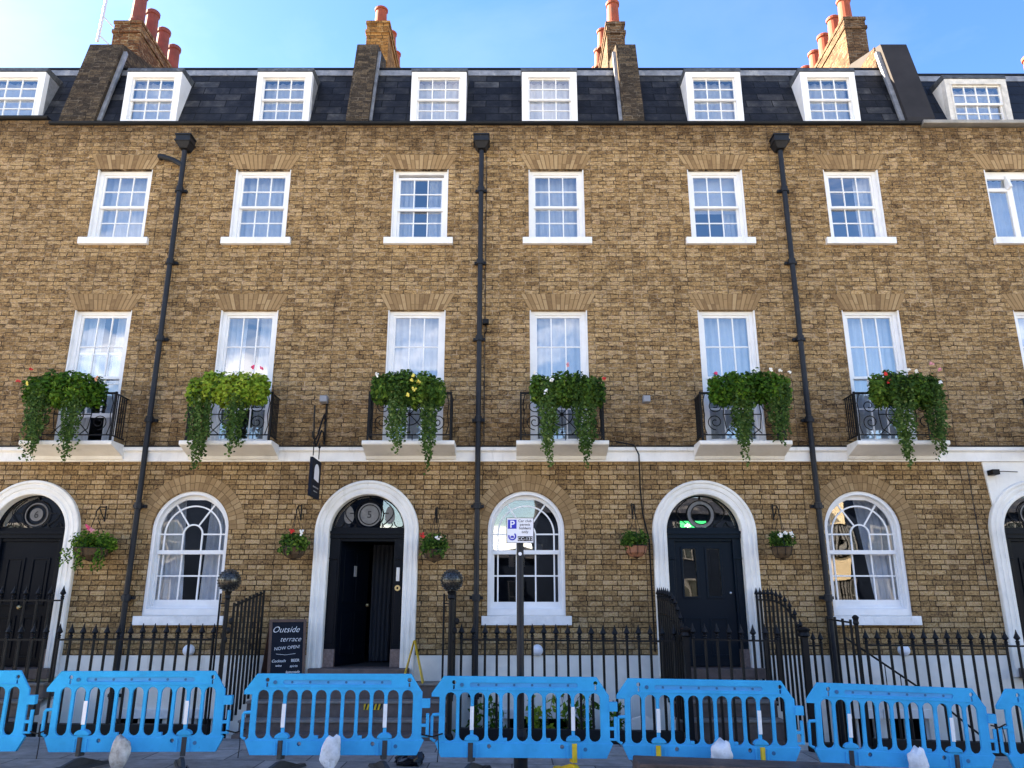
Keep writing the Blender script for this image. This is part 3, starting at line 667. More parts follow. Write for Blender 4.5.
        r_.build('hallway', M_dark, h, recalc=False)
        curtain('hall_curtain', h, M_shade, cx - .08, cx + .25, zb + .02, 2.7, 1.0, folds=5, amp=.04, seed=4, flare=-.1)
        ct = MB(); ct.box(cx - .1, cx + .48, 1.2, 1.8, zb + .003, zb + .75); ct.build('hall_counter', mat('dark grey counter', (.05, .055, .065), .6), h, bevel=.01)
        bl = MB(); bl.box(cx + lw + .05, cx + lw + .10, .035, .056, 2.10, 2.30); bl.lathe(cx + lw + .075, .0, [(.001, 0)], 6) if False else None
        bo = bl.build('entry_phone', M_alu, h, bevel=.004)
        kk = MB(); kk.shape(circ(cx + lw + .075, 2.0, .042, 16), [circ(cx + lw + .075, 2.0, .018, 12)], .03, .056); kk.build('bell_push', M_brass, h)
    else:
        d.box(cx - lw, cx + lw, .125, .165, z0, z1)
        if kind == 'glazed':
            d = MB(); holes = [rect(cx - .315, cx - .12, 1.88, 2.58), rect(cx + .05, cx + .245, 1.88, 2.58)]
            d.shape(rect(cx - lw, cx + lw, z0, z1), holes, .125, .165)
            for (xa, xb, za, zb_) in ((cx - .315, cx - .12, 1.88, 2.58), (cx + .05, cx + .245, 1.88, 2.58)):
                d.shape(rect(xa - .03, xb + .03, za - .03, zb_ + .03), [rect(xa, xb, za, zb_)], .108, .128)
            d.shape(rect(cx - .36, cx - .08, 1.02, 1.58), [rect(cx - .33, cx - .11, 1.05, 1.55)], .115, .127)
            d.shape(rect(cx + .03, cx + .31, 1.02, 1.58), [rect(cx + .06, cx + .28, 1.05, 1.55)], .115, .127)
            dl = d.build('door', mt, h, bevel=.003)
            p = MB()
            for (xa, xb) in ((cx - .315, cx - .12), (cx + .05, cx + .245)): p.quad((xa, .145, 1.88), (xb, .145, 1.88), (xb, .145, 2.58), (xa, .145, 2.58))
            p.build('pane', M_glassd, dl, recalc=False)
            k = MB(); k.sphere((cx + .37, .10, 1.93), .018, 8, 6); k.build('door_lock', M_alu, dl)
        else:
            for (xa, xb, za, zb_) in ((cx - .33, cx - .05, 1.75, 2.45), (cx + .05, cx + .33, 1.75, 2.45), (cx - .33, cx - .05, 1.0, 1.6), (cx + .05, cx + .33, 1.0, 1.6)):
                d.shape(rect(xa, xb, za, zb_), [rect(xa + .03, xb - .03, za + .03, zb_ - .03)], .108, .126)
                d.box(xa + .06, xb - .06, .114, .126, za + .06, zb_ - .06)
            dl = d.build('door', mt, h, bevel=.003)
            k = MB(); k.sphere((cx + .0, .07, 1.72), .035, 10, 8); k.build('door_knob', M_brass, dl)
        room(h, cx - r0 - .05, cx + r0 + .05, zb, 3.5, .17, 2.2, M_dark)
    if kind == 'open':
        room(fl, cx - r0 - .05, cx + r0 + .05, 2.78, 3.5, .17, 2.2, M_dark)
    sp = MB(); sp.box(cx - .72, cx + .72, -.19, .17, .74, .88); sp.build('door_step', M_step, h, bevel=.008)

def round_window(h, cx, curtains, seed, raised=0.0):
    hw, z0, zs = .585, 1.60, 2.865; c = 2.80
    b = MB()
    b.shape(arch(cx, hw - .001, z0, zs, 32), [arch(cx, hw - .055, z0 + .10, zs - .0, 32)], .03, .12)
    b.shape(arch(cx, hw - .012, z0 + .05, zs, 32), [arch(cx, hw - .085, z0 + .14, zs - .02, 32, )], .12, .17)
    wnd = b.build('window', M_white, h, bevel=.003)
    s = MB(); s.box(cx - .665, cx + .665, -.08, .10, 1.47, 1.599); s.build('sill', M_sill, wnd, bevel=.006)
    inner = hw - .08; bar = .011
    up = MB(); y0, y1 = .125, .155
    zt = zs + math.sqrt(max(0, inner ** 2 - 0)) * .93
    up.box(cx - inner, cx + inner, y0 - .02, y1, 2.50, 2.56)                       # meeting rail
    for xx in (-.43, -.145, .145, .43): up.box(cx + xx - bar, cx + xx + bar, y0, y1 - .005, 2.56, c)
    up.box(cx - inner, cx - .145, y0 + .003, y1 - .003, c - bar, c + bar); up.box(cx + .145, cx + inner, y0 + .003, y1 - .003, c - bar, c + bar)
    def flatarc(r): return [(cx + r * math.cos(PI * k / 28), c + r * math.sin(PI * k / 28)) for k in range(29)]
    for r in (.145, .43):
        o_ = flatarc(r + bar); i_ = flatarc(r - bar); up.shape(o_ + i_[::-1], [], y0 + .001, y1 - .006)
    for sx in (-1, 1):
        t = R(90 - sx * 30); u = (math.cos(t), math.sin(t)); nn = (-u[1], u[0])
        r1, r2 = .145, .60
        p = [(cx + u[0] * r + nn[0] * sg * bar, c + u[1] * r + nn[1] * sg * bar) for r, sg in ((r1, -1), (r2, -1), (r2, 1), (r1, 1))]
        p = [(x, min(z, zs + math.sqrt(max(0, (hw - .09) ** 2 - (x - cx) ** 2)))) for x, z in p]
        up.shape(p, [], y0 + .004, y1 - .008)
    # white infill at the crown of the arch
    ct = zs + inner * .90
    seg = [(x, z) for x, z in arch(cx, hw - .07, z0, zs, 40) if z > ct]; xs_ = sorted(seg)
    if len(seg) > 3: up.shape(xs_, [], .118, .128)
    up.build('upper_sash', M_white, wnd)
    lo = MB(); y0, y1 = .16, .19; zb_ = z0 + .11 + raised
    lo.shape(rect(cx - inner - .02, cx + inner + .02, zb_, 2.54), [rect(cx - inner + .02, cx + inner - .02, zb_ + .09, 2.50)], y0, y1)
    for xx in (-.43, -.145, .145, .43): lo.box(cx + xx - bar, cx + xx + bar, y0 + .003, y1 - .003, zb_ + .09, 2.5)
    lo.box(cx - inner, cx + inner, y0 + .005, y1 - .005, 2.18 - bar, 2.18 + bar)
    lo.build('lower_sash', M_white, wnd)
    p = MB(); p.shape(arch(cx, inner + .02, 2.5, zs - .02, 30), [], .139, .141)
    p.quad((cx - inner, .175, zb_ + .08), (cx + inner, .175, zb_ + .08), (cx + inner, .175, 2.5), (cx - inner, .175, 2.5)); p.build('pane', M_glassd, wnd, recalc=False)
    # voussoirs
    v = MB(); n = 30
    for k in range(n):
        t0, t1 = PI * (k + .07) / n, PI * (k + .93) / n
        split = .5 + rnd.uniform(-.06, .06) if k % 2 else .5
        for ra, rb in ((.598, .598 + .235 * split - .006), (.598 + .235 * split + .006, .835)):
            v.cur = rnd.uniform(.3, .95); y = -.004 - rnd.random() * .004
            v.shape([(cx + ra * math.cos(t0), zs + ra * math.sin(t0)), (cx + rb * math.cos(t0), zs + rb * math.sin(t0)), (cx + rb * math.cos(t1), zs + rb * math.sin(t1)), (cx + ra * math.cos(t1), zs + ra * math.sin(t1))], [], y, .01)
    v.cur = 0.0; v.shape([(cx + .592 * math.cos(PI * k / 30), zs + .592 * math.sin(PI * k / 30)) for k in range(31)] + [(cx + .84 * math.cos(PI * k / 30), zs + .84 * math.sin(PI * k / 30)) for k in range(30, -1, -1)], [], -.0025, .008)
    v.build('window_arch', M_arch, h, attr=True)
    if curtains == 'pair':
        curtain('curtain', wnd, M_drape, cx - hw, cx - .10, 1.6, 3.4, .30, folds=5, seed=seed, flare=.25)
        curtain('curtain', wnd, M_drape, cx + hw, cx + .12, 1.6, 3.4, .30, folds=5, seed=seed + 1, flare=.1)
    elif curtains == 'right':
        curtain('curtain', wnd, M_drape, cx + hw, cx + .20, 1.6, 3.4, .30, folds=5, seed=seed, flare=-.5)
        curtain('curtain', wnd, M_drape, cx - hw, cx - .42, 1.9, 3.4, .30, folds=3, seed=seed + 1, flare=-.5)
    elif curtains == 'edge':
        curtain('curtain', wnd, M_shade, cx + hw, cx + .42, 1.6, 3.4, .30, folds=3, seed=seed)
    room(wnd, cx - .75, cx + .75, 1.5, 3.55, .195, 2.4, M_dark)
    return wnd

# balcony railing, shared
def spiral(cx, cz, r0, turns, start, sgn, y, n=26):
    return [(cx + sgn * r0 * (1 - .8 * k / n) * math.cos(start + turns * 2 * PI * k / n), y, cz + r0 * (1 - .8 * k / n) * math.sin(start + turns * 2 * PI * k / n)) for k in range(n + 1)]
def rail_mesh():
    b = MB(); hw, D, z0, z1 = .63, .40, .10, .75; y = -D
    for z in (z0, z1): b.box(-hw, hw, y - .012, y + .012, z - .008, z + .008)
    b.box(-hw, hw, y - .02, y + .02, z1 + .008, z1 + .02)
    for sx in (-1, 1):
        x = sx * hw
        b.box(x - .014, x + .014, y - .014, y + .014, -.02, z1 + .03)
        for z in (z0, z1): b.box(x - .009, x + .009, y, 0, z - .008, z + .008)
        for k in range(1, 6): b.box(x - .007, x + .007, y + D * k / 6 - .007, y + D * k / 6 + .007, z0, z1)
        xs = sx * .42; b.box(sx * .235 - .007, sx * .235 + .007, y - .007, y + .007, z0, z1) if False else None
        for (cz, s2) in ((.30, 1), (.555, -1)):
            b.tube(spiral(xs, cz, .125, 1.6, -PI / 2 * s2 * 1, sx * 1, y), .008, 5)
        b.tube([(sx * .56, y, z0), (sx * .60, y, .25), (sx * .58, y, .42), (sx * .60, y, .6), (sx * .56, y, z1)], .008, 5)
        b.tube([(sx * .14, y, z0), (sx * .26, y, .2), (sx * .29, y, .42), (sx * .26, y, .65), (sx * .14, y, z1)], .008, 5)
        b.box(sx * .05 - .006, sx * .05 + .006, y - .007, y + .007, -.03, z0) if sx > 0 else None
    b.tube([(.17 * math.cos(2 * PI * k / 24), y, .42 + .17 * math.sin(2 * PI * k / 24)) for k in range(25)], .009, 5)
    b.box(-.007, .007, y - .007, y + .007, z0, z1); b.box(-.28, .28, y - .006, y + .006, .413, .427)
    for s in (-1, 1): b.tube([(-.28, y, .42 - s * .3), (.28, y, .42 + s * .3)], .008, 5)
    b.sphere((0, y, .42), .03, 8, 6); b.sphere((0, y, .14), .022, 8, 6)
    return b.mesh('balcony_railing', M_iron)
RAIL = rail_mesh()
def balcony(h, cx):
    s = MB(); s.shape([(.0, 4.15), (-.47, 4.15), (-.48, 4.14), (-.48, 4.095), (-.465, 4.08), (-.40, 4.065), (-.12, 3.975), (-.09, 3.93), (0, 3.93)], [], cx - .70, cx + .70, axis='x')
    o = s.build('balcony', M_stucco, h, bevel=.004)
    r_ = part('railing', RAIL, o); place(r_, o); r_.location = Vector(r_.location) + Vector((cx, 0, 4.15))

POTS = []
def pot(parent, x, y, z, r, ht, mt):
    b = MB(); b.lathe(x, y, [(r * 1.05, z), (r * 1.05, z + ht * .08), (r * .92, z + ht * .12), (r * .82, z + ht * .86), (r * .98, z + ht * .88), (r * 1.0, z + ht * .97), (r * .9, z + ht), (r * .72, z + ht), (r * .7, z + ht * .6)], 16)
    return b.build('chimney_pot', mt, parent, smooth=False)

def party_wall(h, x0, x1, mt, rise=.42, cap=False):
    b = MB(); b.shape([(.06, 9.95), (.06, 10.15), (.55, 12.1), (1.75, 12.1 + rise), (4.8, 12.1 + rise), (4.8, 9.95)], [], x0, x1, axis='x')
    o = b.build('party_wall', mt, h)
    return o
def flash(h, xa, xb):
    f = MB(); f.shape([(.17, 10.12), (.13, 10.14), (.60, 11.98), (.66, 11.95)], [], xa, xb, axis='x'); return f.build('lead_flashing', M_lead, h)
def chimney(h, x0, x1, y0, y1, z1, mt, pots, potmat, cap=True):
    b = MB(); b.box(x0, x1, y0, y1, 11.5, z1); b.box(x0 - .025, x1 + .025, y0 - .025, y1 + .025, z1 - .30, z1 - .22) if cap else None
    b.box(x0 - .02, x1 + .02, y0 - .02, y1 + .02, z1 - .075, z1 + .001) if cap else None
    o = b.build('chimney', mt, h, bevel=.006)
    for (x, y, r, ht) in pots: pot(o, x, y, z1 + .001, r, ht, potmat)
    return o

def dormer(h, cx, hw=.5, zb=10.02, zt=11.13, cols=3, topmat=None, yf=.10, white=M_white, seed=0, cheek=None):
    b = MB(); x0, x1 = cx - hw, cx + hw
    b.shape(rect(x0, x1, zb, zt), [rect(x0 + .11, x1 - .11, zb + .10, zt - .12)], yf, yf + .12)
    b.shape(rect(x0 + .085, x1 - .085, zb + .07, zt - .09), [rect(x0 + .112, x1 - .112, zb + .102, zt - .122)], yf - .015, yf - .001)
    d = b.build('dormer', white, h, bevel=.004)
    for xa, xb in ((x0, x0 + .05), (x1 - .05, x1)):
        ck = MB(); ck.box(xa, xb, yf + .12, 1.3, zb, zt); ck.build('dormer_cheek', cheek or M_lead, d)
    rf = MB(); rf.hexa([(x0 - .01, yf - .015, zt), (x1 + .01, yf - .015, zt), (x1 + .01, 1.5, zt), (x0 - .01, 1.5, zt)], [(x0 - .02, yf + .02, zt + .10), (x1 + .02, yf + .02, zt + .10), (x1 + .02, 1.5, zt + .22), (x0 - .02, 1.5, zt + .22)])
    rf.build('dormer_roof', M_leadd, d, bevel=.01)
    a0, a1, c0, c1 = x0 + .10, x1 - .10, zb + .09, zt - .11; zm = (c0 + c1) / 2
    sash('upper_sash', d, a0, a1, zm - .02, c1, yf + .03, cols, 2, bot=.035, st=.04, top=.035, bar=.018)
    sash('lower_sash', d, a0, a1, c0, zm + .02, yf + .065, cols, 2, bot=.05, st=.04, top=.03, bar=.018)
    curtain('curtain', d, M_curtain, x0 + .1, x1 - .1, zb + .1, zt - .1, yf + .22, folds=6, seed=seed)
    room(d, x0 + .05, x1 - .05, zb + .02, zt - .02, yf + .11, 1.2)

def pipe(h, x, ztop, zbot, xb=None, hop=True, r=.042, branch=None):
    b = MB(); xb = xb if xb is not None else x; y = -.10
    b.tube([(x, y, ztop), (x, y, zbot)], r, 12)
    z = ztop - .75
    while z > zbot:
        b.lathe(x, y, [(r + .001, z - .05), (r + .018, z - .045), (r + .018, z + .045), (r + .001, z + .05)], 12)
        b.box(x - .10, x + .10, -.06, -.001, z - .025, z + .02)
        z -= 1.35
    o = b.build('drainpipe', M_pipe, h, smooth=False)
    if hop:
        q = MB()
        q.hexa([(x - .07, -.17, ztop + .02), (x + .07, -.17, ztop + .02), (x + .07, -.005, ztop + .02), (x - .07, -.005, ztop + .02)], [(x - .125, -.235, ztop + .12), (x + .125, -.235, ztop + .12), (x + .125, -.005, ztop + .12), (x - .125, -.005, ztop + .12)])
        q.box(x - .14, x + .14, -.25, -.004, ztop + .12, ztop + .145); q.box(x - .125, x + .125, -.235, -.004, ztop + .145, ztop + .235); q.box(x - .14, x + .14, -.25, -.004, ztop + .235, ztop + .26)
        q.build('hopper_head', M_pipe, o)
    if branch:
        q = MB(); q.tube([(x - .01, y, ztop - .28), (x - .18, y, ztop - .18), (x - .42, y, ztop - .10)], .045, 10); q.tube([(x - .42, y, ztop - .10), (x - .44, 0, ztop - .09)], .045, 10); q.build('branch_pipe', M_pipe, o)
    return o

def terrace_house(name, label, x0, x1, wins2, wins1, door=None, doorkind='panel', number='', gw=None, low=None, zpar=10.0, basement=(), stucco_ground=False):
    h = thing(name, label, 'house', ((x0 + x1) / 2, 0, 0), group='brick houses of the terrace')
    holes = []
    for cx, hw in wins2: holes.append(rect(cx - hw, cx + hw, 7.73, 9.06))
    for cx, hw in wins1: holes.append(rect(cx - hw, cx + hw, 4.20, 6.44))
    for c in (gw or []): holes.append(arch(c, .585, 1.60, 2.865, 32))
    holes = [[(max(x0 + .01, min(x1 - .01, u)), v) for u, v in hl] for hl in holes]
    b = MB(); out = rect(x0, x1, 1.05, zpar - .042)
    if door is not None:
        a_ = arch(door, .60, 1.05, 2.82, 28); a_ = [a_[1]] + a_[2:] + [a_[0]]        # right foot, round the arch, left foot
        out = [(x0, 1.05)] + [(max(x0 + .002, u), v) for u, v in a_[::-1]] + [(x1, 1.05), (x1, zpar - .042), (x0, zpar - .042)]
    b.shape(out, holes, 0, .20)
    b.build('wall', M_brick, h)
    bd = MB(); bd.box(x0, x1, 3.2, 7.5, -1.7, 11.6)        # the body of the house behind the rooms
    bd.box(x0, x0 + .02, .2, 3.2, -1.7, zpar) ; bd.box(x1 - .02, x1, .2, 3.2, -1.7, zpar); bd.box(x0 + .02, x1 - .02, .2, 3.2, zpar - .12, zpar - .03)
    bd.build('rear_wall', M_brown, h)
    # white base and basement windows
    bh = [rect(c - w_, c + w_, -1.0, .28) for c, w_ in basement]
    p = MB(); zt = 1.048
    if door is not None:
        dl, dr = door - .58, door + .58
        out = [(x0, -1.6), (x1, -1.6), (x1, zt), (min(dr, x1 - .001), zt), (min(dr, x1 - .001), .74), (max(dl, x0 + .001), .74), (max(dl, x0 + .001), zt), (x0, zt)]
    else: out = rect(x0, x1, -1.6, zt)
    p.shape(out, bh, -.025, .19); p.build('rendered_base', M_stucco, h)
    for c, w_ in basement:
        f = MB(); f.shape(rect(c - w_, c + w_, -1.0, .28), [rect(c - w_ + .06, c + w_ - .06, -.94, .21)], .03, .10); f.box(c - .015, c + .015, .04, .09, -.94, .21)
        f.box(c - w_, c + w_, .035, .095, -.3, -.26); f.box(c - w_ - .04, c + w_ + .04, -.05, -.026, .20, .32)
        bw = f.build('basement_window', M_sill, h)
        q = MB(); q.quad((c - w_, .07, -1), (c + w_, .07, -1), (c + w_, .07, .28), (c - w_, .07, .28)); q.build('pane', M_glassd, bw, recalc=False)
        room(bw, c - w_ - .05, c + w_ + .05, -1.05, .33, .192, 1.4, M_dark)
    return h

def string_course(h, x0, x1, gap=None):
    s = MB(); s.shape([(0, 4.125), (-.085, 4.125), (-.095, 4.115), (-.095, 4.07), (-.07, 4.05), (-.055, 4.045), (-.055, 3.905), (-.05, 3.90), (0, 3.90)], [], x0, x1, axis='x'); s.build('string_course', M_stucco, h)
    f = MB(); f.box(x0, x1, -.10, -.001, 4.126, 4.145); f.build('flashing', M_blackmetal, h)
def gutter(h, x0, x1, z=9.975):
    s = MB(); s.shape([(.22, z - .04), (-.02, z - .04), (-.05, z - .025), (-.06, z + .012), (-.05, z + .02), (.22, z + .02)], [], x0, x1, axis='x'); s.build('gutter', M_blackmetal, h, bevel=.004)
def mansard(h, x0, x1, mt, ztop=11.63, dorm=(), dh=11.06):
    s = MB(); zb = 10.03; k = .56 / (ztop - zb)
    s.shape(rect(x0, x1, zb, ztop), [rect(c - w_ + .015, c + w_ - .015, zb + .06, dh) for c, w_ in dorm], .14, .20)
    s.v = [(v[0], v[1] + (v[2] - zb) * k, v[2]) for v in s.v]
    s.box(x0, x1, .72, 5, ztop - .02, ztop + .01); s.box(x0, x1, 4.9, 5, 10, ztop - .03)
    o = s.build('mansard_roof', mt, h)
    c = MB(); c.shape([(.655, ztop - .02), (.66, ztop + .03), (.86, ztop + .035), (.86, ztop + .012), (.72, ztop + .012)], [], x0, x1, axis='x'); c.build('roof_kerb', M_blackmetal, o)
    l = MB(); l.shape([(.625, ztop - .17), (.652, ztop - .035), (.69, ztop - .035), (.665, ztop - .17)], [], x0, x1, axis='x'); l.build('lead_apron', M_lead, o)
    return o

# ------------------------------------------------------------------ the terrace
XL, XA, XB, XC, XR = -8.2, -8.2, -3.15, 1.95, 7.25
# far left neighbour: only its edge shows
H0 = terrace_house('terraced_house', 'brick house cut off by the left edge, only a dormer and wall strip showing', -13.3, -8.2, [], [], zpar=10.08)
gutter(H0, -13.3, -8.25, 10.09); string_course(H0, -13.3, -8.201)
mansard(H0, -13.3, -8.12, M_slate, dorm=[(-9.08, .56)]); dormer(H0, -9.08, .56, zb=10.08, cols=3, seed=1, cheek=M_lead)
# house A
HA = terrace_house('terraced_house', 'brick house with a closed black door and number 6 fanlight', XA, XB, [(-6.74, .48), (-4.33, .48)], [(-6.745, .475), (-4.33, .475)], door=-7.36, gw=[-4.91], basement=[(-5.35, .4), (-4.3, .28)])
HB = terrace_house('terraced_house', 'brick house with an open black door and number 5 fanlight', XB, XC, [(-1.585, .48), (.767, .48)], [(-1.57, .475), (.766, .475)], door=-2.205, gw=[.215], basement=[(.45, .55)])
HC = terrace_house('terraced_house', 'brick house with a navy door glazed in two tall panels and a green exit sign', XC, XR, [(3.53, .48), (5.90, .48)], [(3.535, .475), (5.915, .475)], door=2.92, gw=[5.355], basement=[(4.95, .3), (5.65, .3)])
HD = terrace_house('terraced_house', 'brick house at the right edge with navy roof slates and white rendered doorway', XR, 12.5, [(8.72, .5)], [(8.745, .475)], door=8.05, zpar=9.93)
gutter(HA, XA + .0, XB); gutter(HB, XB, XC); gutter(HC, XC, XR)
sc_ = MB(); sc_.box(XR + .02, 12.5, -.09, .2, 9.93, 10.0); sc_.build('coping', M_stone, HD, bevel=.01)
for h_, a_, b_ in ((HA, XA, XB), (HB, XB, XC), (HC, XC, XR), (HD, XR, 12.5)): string_course(h_, a_ + .0005, b_ - .0005)
DX = [(HA, -6.53), (HA, -4.15), (HB, -1.33), (HB, .68), (HC, 3.67), (HC, 5.76)]
mansard(HA, -7.45, -2.97, M_slate, dorm=[(c, .5) for _, c in DX[:2]]); mansard(HB, -2.57, 1.995, M_slate, dorm=[(c, .5) for _, c in DX[2:4]]); mansard(HC, 2.365, 7.075, M_slate, dorm=[(c, .5) for _, c in DX[4:]]); mansard(HD, 7.565, 12.5, M_navy, 11.50, dorm=[(8.44, .56)], dh=10.9)
for i, (h_, cx) in enumerate(DX):
    dormer(h_, cx, .50, seed=10 + i, cheek=M_white if i in (0, 5, 4) else M_lead)
dormer(HD, 8.44, .56, zb=9.99, zt=10.98, cols=4, seed=30, cheek=M_stucco, white=mat('weathered cream paint', (.62, .60, .56), .6, vary=(8, .3)))
party_wall(HA, -8.10, -7.47, M_darkbrick); flash(HA, -7.469, -7.40)
party_wall(HB, -2.97, -2.57, M_darkbrick); flash(HB, -2.569, -2.52)
party_wall(HC, 1.99, 2.37, M_darkbrick); flash(HC, 1.93, 1.989)
pw = party_wall(HD, 7.07, 7.57, mat('sooty render', (.016, .014, .016), .85, vary=(3, .5)), rise=.5); flash(HC, 6.99, 7.069)
lp = MB(); lp.box(7.05, 7.0695, .75, 2.2, 10.5, 12.2); lp.build('party_wall_brick_side', M_brown, HC)
chimney(HA, -8.22, -7.66, 1.40, 4.4, 13.38, M_red, [(-7.83, 1.52 + .55 * k, .15, .80) for k in range(4)], M_potred)
cw = MB(); cw.lathe(-7.80, 3.85, [(.12, 13.38), (.12, 13.55), (.2, 13.56), (.2, 13.6), (.14, 13.62), (.14, 13.66), (.2, 13.68), (.19, 13.72), (.12, 13.76), (.08, 13.86), (.02, 13.9)], 14); cw.build('chimney_cowl', M_blackmetal, HA)
chimney(HB, -3.01, -2.55, 1.45, 4.3, 13.42, M_orange, [(-2.76, 1.62, .14, .44)] + [(-2.66, 2.3 + .65 * k, .13, .42) for k in range(3)], M_poto)
chimney(HC, 1.96, 2.33, 1.45, 4.3, 13.40, M_brown, [(2.13, 1.62, .145, .62)] + [(1.99, 2.3 + .62 * k, .13, .50) for k in range(4)], M_poto)
chimney(HD, 7.08, 7.53, 1.80, 4.5, 13.83, M_brown, [(7.22, 1.98 + .56 * k, .15, .60) for k in range(5)], M_poto)
chimney(HD, 11.6, 12.1, 2.6, 5.4, 13.0, M_brown, [(11.75, 2.9, .17, .7), (11.72, 4.6, .17, .75)], M_poto)
ae = MB(); ae.tube([(-8.42, 1.25, 12.75), (-8.36, 1.25, 14.6)], .028, 8); ae.tube([(-8.40, 1.25, 12.9), (-8.22, 1.38, 12.75)], .015, 6); ae.tube([(-8.38, 1.25, 13.35), (-8.22, 1.38, 13.2)], .015, 6)
ae.build('aerial_pole', M_alu, HA)
vp = MB(); vp.lathe(-3.42, 2.1, [(.06, 11.9), (.06, 12.32), (.10, 12.33), (.10, 12.4), (.04, 12.46)], 10); vp.build('roof_vent', M_alu, HA)
# sash windows, each with its own net or curtains
sill_x = .585
c2 = [(HA, -6.74, 'net', 0), (HA, -4.33, 'net', 0), (HB, -1.585, 'pair', .05), (HB, .767, 'net', 0), (HC, 3.53, 'blind', 0), (HC, 5.90, 'one', 0)]
for i, (h_, cx, cu, dr) in enumerate(c2):
    house_window(h_, cx, .48, 7.73, 9.06, curtains=cu, seed=40 + i, upper_drop=dr); window_arch(h_, cx, .48, 9.06)
c1 = [(HA, -6.745, 'pair', .42), (HA, -4.33, 'pair', 0), (HB, -1.57, 'net', 0), (HB, .766, 'net', 0), (HC, 3.535, 'net', 0), (HC, 5.915, 'net', 0), (HD, 8.745, 'net', 0)]
for i, (h_, cx, cu, op) in enumerate(c1):
    house_window(h_, cx, .475, 4.20, 6.44, sill=False, curtains=cu, seed=60 + i, lower_open=op); window_arch(h_, cx, .475, 6.44); balcony(h_, cx)
# the casement on the far right
b = MB(); b.box(8.22, 8.25, .012, .12, 7.73, 9.06); b.shape(rect(8.25, 9.20, 7.73, 8.97), [rect(8.30, 8.63, 7.78, 8.68), rect(8.30, 8.63, 8.74, 8.92), rect(8.72, 9.15, 7.78, 8.92)], .09, .15); b.box(8.22, 9.22, .09, .16, 8.97, 9.058)
cw_ = b.build('window', M_white, HD, bevel=.003); cw_['label'] = 'casement window with a small top light'
s = MB(); s.box(8.16, 9.4, -.075, .1, 7.61, 7.729); s.build('sill', M_sill, cw_)
s = MB(); s.hexa([(8.62, .085, 8.70), (8.66, .085, 8.70), (8.66, -.02, 8.72), (8.62, -.02, 8.72)], [(8.62, .085, 8.96), (8.66, .085, 8.96), (8.66, .06, 8.97), (8.62, .06, 8.97)]); s.build('casement_leaf', M_white, cw_)
q = MB(); q.quad((8.25, .12, 7.75), (9.18, .12, 7.75), (9.18, .12, 8.95), (8.25, .12, 8.95)); q.build('pane', M_glass, cw_, recalc=False)
curtain('curtain', cw_, M_curtain, 8.22, 9.2, 7.73, 9.0, .3, folds=9, seed=91); room(cw_, 8.1, 9.3, 7.65, 9.1, .195); window_arch(HD, 8.72, .5, 9.06)
# doors and ground floor windows
doorway(HA, -7.36, 'panel', '6'); doorway(HB, -2.205, 'open', '5'); doorway(HC, 2.92, 'glazed', ''); doorway(HD, 8.05, 'panel', '')
round_window(HA, -4.91, 'pair', 70, raised=.03); round_window(HB, .215, 'edge', 72); round_window(HC, 5.355, 'right', 74, raised=.03)
# white rendered panel over the right-hand door
s = MB(); s.shape([(7.32, 3.895), (7.38, 3.16), (7.40, 3.12)] + [(8.05 +   .785 * math.cos(t), 2.82 + .785 * math.sin(t)) for t in [R(160 - k * 8) for k in range(18)]] + [(9.6, 3.895)], [], -.03, -.001); s.build('rendered_panel', M_stucco, HD)
# drainpipes with hopper heads
pipe(HA, -5.70, 9.36, -.2, branch=True); pipe(HB, -.53, 9.36, -.2); pipe(HC, 4.67, 9.36, -.2)
cb = MB(); cb.tube([(1.62, -.11, 4.2), (1.9, -.11, 4.15), (1.97, -.10, 4.0), (1.98, -.02, 3.5), (2.0, -.02, 3.1), (2.08, -.02, 2.7), (2.09, -.02, 1.1)], .012, 6); cb.build('black_cable', M_iron, HC)
cb = MB(); cb.tube([(7.08, -.02, 3.9), (7.1, -.02, 2.0)], .006, 5); cb.build('cable', M_pipe, HC)
cb = MB(); cb.tube([(-.44, -.02, 9.3), (-.44, -.02, 4.2)], .006, 5); cb.build('cable', M_pipe, HB)

# ------------------------------------------------------------------ small fittings on the walls: things of their own
def floodlight(x, z, label):
    t = thing('floodlight', label, 'light', (x, 0, z), group='small grey floodlights under the balconies\' level')
    b = MB(); b.hexa([(-.055, -.15, -.05), (.055, -.15, -.05), (.055, -.03, -.06), (-.055, -.03, -.06)], [(-.055, -.15, .05), (.055, -.15, .05), (.055, -.03, .06), (-.055, -.03, .06)]); b.build('housing', mat('grey plastic', (.25, .26, .28), .5), t, local=True, bevel=.006)
    b = MB(); b.box(-.02, .02, -.03, -.001, -.03, .03); b.build('bracket', M_blackmetal, t, local=True)
floodlight(-2.98, 4.89, 'small grey floodlight above the hanging sign bracket')
floodlight(2.13, 4.89, 'small grey floodlight alone on the brick between two balconies')
t = thing('security_camera', 'small black security camera on the wall beside the middle drainpipe', 'camera', (-.43, 0, 6.2))
b = MB(); b.box(-.05, .05, -.12, -.02, -.04, .04); b.tube([(0, -.02, -.03), (.02, -.06, -.14), (-.02, -.02, -.2)], .01, 5); b.build('housing', M_iron, t, local=True, bevel=.006)
t = thing('security_camera', 'small black camera on white render beside the right-hand doorway', 'camera', (7.42, 0, 3.72))
b = MB(); b.box(-.05, .06, -.18, -.03, -.04, .04); b.build('housing', M_iron, t, local=True, bevel=.006)
b = MB(); b.tube([(.06, -.04, .02), (.2, -.035, .03), (.42, -.04, .02)], .006, 5); b.build('cable', M_iron, t, local=True)
